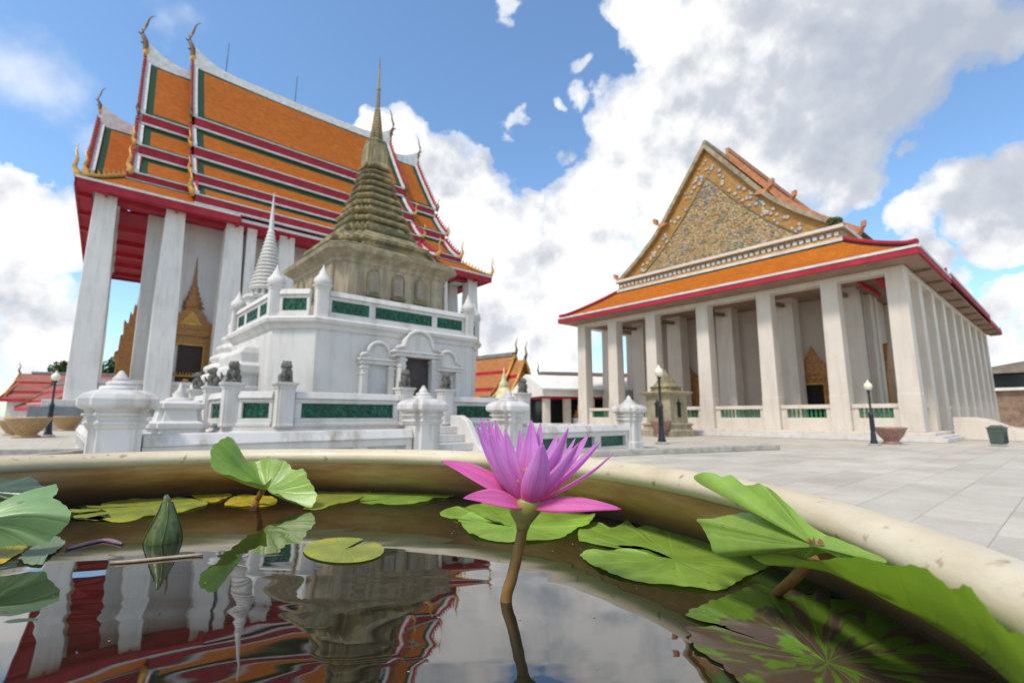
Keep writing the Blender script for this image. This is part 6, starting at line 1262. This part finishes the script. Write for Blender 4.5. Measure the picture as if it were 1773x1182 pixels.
# ---- bud
bb_, bt_ = map(Vector, D['bud']); H_ = bt_.z-bb_.z
def budf(t, b, geo):
    o_ = t.nodes.new('ShaderNodeTexCoord').outputs['Object']
    n = tex(t, 'ShaderNodeTexNoise', 1, mapping(t, o_, (260, 260, 22)), Detail=4)
    c = ramp(t, [(.3, (.025, .04, .01)), (.5, (.07, .105, .02)), (.62, (.12, .16, .035)), (.7, (.07, .03, .02))], n.outputs['Fac'])
    t.links.new(c, b.inputs['Base Color']); bumpn(t, b, n.outputs['Fac'], .5, .001)
BUDM = mat('striped_bud', (.1, .14, .03), .35, .5, build=budf)
bud = empty('lily_bud', bb_, 0, 'pointed dark green water lily bud standing in the water at left', 'flower bud')
m = MB(); rings = []
for k in range(15):
    t = k/14; r_ = .78*[.0215, .0222, .0222, .0214, .0200, .0184, .0166, .0147, .0128, .0109, .0091, .0075, .0060, .0045, .0020][k]
    x = .0035*math.sin(t*2.2)*1.0+(bt_.x-bb_.x)*t**2
    rings.append([(x+r_*(1+.04*math.cos(4*a))*math.cos(a), r_*(1+.04*math.cos(4*a))*math.sin(a), -.006+(H_+.006)*t) for a in [2*PI*i/24 for i in range(24)]])
m.loft(rings, 0, True, True); m.build('bud_body', BUDM, bud)
for s_ in range(4):
    m = MB(); pts = []
    a0 = s_*PI/2+.5
    for k in range(13):
        t = k/14; r_ = .78*[.0215, .0222, .0222, .0214, .0200, .0184, .0166, .0147, .0128, .0109, .0091, .0075, .0060][k]+.0004
        x = .0035*math.sin(t*2.2)+(bt_.x-bb_.x)*t**2; pts.append((x+r_*math.cos(a0+t*.3), r_*math.sin(a0+t*.3), -.006+(H_+.006)*t))
    m.tube(pts, .0007, 5); m.build('sepal_seam', BUDM, bud)

# ---- pink water lily
def petf(t, b, geo):
    uv = t.nodes.new('ShaderNodeUVMap').outputs[0]; s = t.nodes.new('ShaderNodeSeparateXYZ'); t.links.new(uv, s.inputs[0])
    n = tex(t, 'ShaderNodeTexNoise', 1, mapping(t, uv, (34, 1.4, 1)), Detail=6)
    c = ramp(t, [(0, (.75, .28, .03)), (.06, (.80, .14, .10)), (.16, (.78, .07, .38)), (.36, (.82, .30, .68)), (.7, (.80, .44, .82)), (.96, (.74, .34, .74)), (1, (.34, .08, .24))], s.outputs[1])
    c = mixc(t, ramp(t, [(.40, .55), (.56, 0)], n.outputs['Fac']), c, (.52, .12, .46))
    mid = ramp(t, [(.44, 0), (.5, .35), (.56, 0)], s.outputs[0], 'EASE'); c = mixc(t, mid, c, (.36, .04, .34))
    t.links.new(c, b.inputs['Base Color']); bumpn(t, b, n.outputs['Fac'], .35, .0008)
    b.inputs['Sheen Weight'].default_value = .3
    tr = t.nodes.new('ShaderNodeBsdfTranslucent'); t.links.new(mixc(t, 1, c, (1.2, .8, 1.1), 'MULTIPLY'), tr.inputs['Color'])
    ms = t.nodes.new('ShaderNodeMixShader'); ms.inputs[0].default_value = .46
    o = [x for x in t.nodes if x.type == 'OUTPUT_MATERIAL'][0]
    t.links.new(b.outputs[0], ms.inputs[1]); t.links.new(tr.outputs[0], ms.inputs[2]); t.links.new(ms.outputs[0], o.inputs['Surface'])
PETAL = mat('lilac_petal', (.6, .1, .5), .45, .4, build=petf)
def petf2(t, b, geo):
    petf(t, b, geo)
    for r_ in t.nodes:
        if r_.type == 'VALTORGB' and len(r_.color_ramp.elements) == 7:
            for e, c in zip(r_.color_ramp.elements, ((.62, .26, .04), (.80, .14, .22), (.85, .14, .42), (.88, .22, .54), (.86, .22, .54), (.80, .14, .46), (.40, .05, .18))): e.color = (*c, 1)
PETALO = mat('hot_pink_outer_petal', (.8, .1, .4), .42, .4, build=petf2)
FB = Vector(D['base'])
lil = empty('pink_water_lily', D['stem'][0], 0, 'open pink and lilac water lily flower on a green stem in the centre foreground', 'flower')
ORG = Vector(D['stem'][0])
STEM = mat('olive_stem', (.24, .13, .03), .4, .5, var=.35, vscale=40)
m = MB(); m.tube([Vector(q)-ORG for q in cat_rom([(D['stem'][0][0], D['stem'][0][1], .82)]+D['stem'], 6)], [.0045]*7+[.0043]*6+[.0042]*6+[.0041]*6+[.0042]*6, 14)
m.build('stem', STEM, lil)
b0 = FB-ORG
m = MB(); tilt = Vector((.0003, 0, 0))
m.lathe([(.0044, -.019), (.0054, -.015), (.0082, -.011), (.0118, -.006), (.0132, -.001), (.0126, .003), (.010, .006), (.002, .007)], (0, 0), 20)
for i in range(len(m.v)): x, y, z = m.v[i]; m.v[i] = (b0.x+x+z*.15, b0.y+y, b0.z+z)
m.build('receptacle', mat('yellow_green_receptacle', (.26, .22, .05), .45, .4, var=.3, vscale=60), lil)
for kind, tip, wd_, bx, by in D['petals']:
    tipv = Vector(tip)-ORG; base = b0+Vector((bx*.62, by*.8, .000)); ax = Vector((0, 0, 1)); outd = (tipv-base); flat_ = Vector((outd.x, outd.y, 0))
    L = outd.length
    if flat_.length < .004: flat_ = Vector((bx, by, 0)) if abs(bx)+abs(by) > 1e-4 else Vector((0, 1, 0))
    fdir = flat_.normalized()
    belly = {'outer': -.14, 'inner': .10, 'front': .12}[kind]*L
    if kind == 'outer' and tip[2] > .967: belly = .17*L
    nL, nW = 16, 8; m = MB(); G = []
    mid = base+outd*.45+fdir*belly*1.0-Vector((0, 0, 1))*abs(belly)*(.55 if kind != 'outer' else .25)
    if kind == 'outer' and belly < 0: mid = base+outd*.5+Vector((0, 0, .10*L))
    side = outd.cross(Vector((0, 0, 1)))
    # petals face the flower axis: the width runs across that direction
    radial = Vector((base.x+outd.x*.5-b0.x, base.y+outd.y*.5-b0.y, 0))
    if radial.length > .002: side = radial.cross(Vector((0, 0, 1)))
    if kind == 'front' or radial.length <= .002: side = Vector((1, 0, 0))
    if kind == 'outer' and belly < 0: side = outd.cross(Vector((0, 0, 1)))
    side.normalize(); side = (side - outd.normalized()*side.dot(outd.normalized())).normalized()
    vw = Vector((1, 0, -.1)) ; 
    if kind == 'outer' and belly < 0: side = (side*(.72 if side.y > 0 else -.72)+Vector((0, 0, .62))).normalized()
    if kind != 'outer': side = (side*.55+Vector((1 if side.x >= 0 else -1, 0, 0))*.45).normalized()
    nrm = outd.cross(side).normalized()
    if nrm.dot(radial if radial.length > .002 else Vector((0, -1, 0))) > 0: nrm = -nrm     # points inward
    rr = random.Random(int(tip[0]*9999)+int(tip[2]*7777)); tw = rr.uniform(-.25, .25)
    for i in range(nL+1):
        t = i/nL; p_ = base*(1-t)**2+mid*2*t*(1-t)+tipv*t*t
        w = wd_*.48*(math.sin(PI*min(1, (t*.94+.04))**.80)**.80)*(1-.22*t**3)
        if i == nL: w = wd_*.012
        w = max(w, wd_*.14*(1-t))
        row = []
        for k in range(nW+1):
            s = k/nW*2-1; cup = (.42 if kind != 'outer' else .26)*w*(s*s)
            q = p_+side*(w*s)+nrm*(cup+w*.10*math.sin(3*t+tw*4)*s)+nrm*(tw*w*.3*s*t)
            row.append(m.vert(q))
        G.append(row)
    for i in range(nL):
        for k in range(nW): m.face((G[i][k], G[i][k+1], G[i+1][k+1], G[i+1][k]), 0, [(k/nW, i/nL), ((k+1)/nW, i/nL), ((k+1)/nW, (i+1)/nL), (k/nW, (i+1)/nL)], True)
    o = m.build('petal', PETALO if kind == 'outer' and tip[2] < .967 else PETAL, lil)
    sd_ = o.modifiers.new('thick', 'SOLIDIFY'); sd_.thickness = .0005; sd_.offset = 0
m = MB()
for k in range(26):
    a = k*2.4; r_ = .003+.0065*(k/26); hgt = .012+.012*(1-k/26)
    m.tube([(b0.x+r_*math.cos(a), b0.y+r_*math.sin(a), b0.z+.004), (b0.x+r_*1.3*math.cos(a), b0.y+r_*1.3*math.sin(a), b0.z+.004+hgt)], [.0009, .0005], 5)
m.build('stamen', mat('orange_stamen', (.75, .35, .04), .5), lil, kind='stuff')
# ---- bits floating on the water
TWIG = mat('pale_dead_reed', (.42, .30, .20), .7, var=.4, vscale=90)
def floater(pts, w, label, nm, mt):
    P_ = cat_rom(pts, 6); m = MB(); n = len(P_); rows = []
    for i, p_ in enumerate(P_):
        t = i/(n-1); d = (P_[min(i+1, n-1)]-P_[max(i-1, 0)]).normalized(); s = Vector((-d.y, d.x, 0)); ww = w*(math.sin(PI*(t*.96+.02))**.5)
        rows.append([p_-s*ww+Vector((0, 0, -.0005)), p_-s*ww*.3+Vector((0, 0, .0018)), p_+s*ww*.4+Vector((0, 0, .0012)), p_+s*ww+Vector((0, 0, -.0004))])
    m.loft([[tuple(q) for q in r_] for r_ in rows], 0, True, True)
    return tag(m.build(nm, mt), label, 'debris')
floater(D['twig'], .0032, 'thin pale dead reed floating in front of the bud', 'dead_reed', TWIG)
floater([D['floatpetal'][0], D['floatpetal'][1], D['floatpetal'][2], D['floatpetal'][3]], .006, 'small purplish withered petal floating between the left leaves and the bud', 'withered_petal', mat('withered_petal', (.22, .13, .16), .35, .6, var=.5, vscale=120))

# dust and plant crumbs drifting on the surface
m = MB(); rr = random.Random(11)
for k in range(150):
    a = rr.uniform(0, 2*PI); q = .56*math.sqrt(rr.random()); x, y = q*math.cos(a), q*math.sin(a); s_ = rr.uniform(.0005, .0017); t_ = rr.uniform(0, 6)
    i_ = [m.vert((PC[0]+x+s_*r3*math.cos(t_+b3), PC[1]+y+s_*r3*.6*math.sin(t_+b3), .8654+.0003*(j3 % 2))) for j3, (r3, b3) in enumerate(((1, 0), (.7, 1.4), (1.1, 3), (.6, 4.6)))]
    m.face(i_, k % 2)
tag(m.build('floating_crumbs', [TWIG, mat('green_duckweed', (.20, .26, .06), .6)]), kind='stuff')
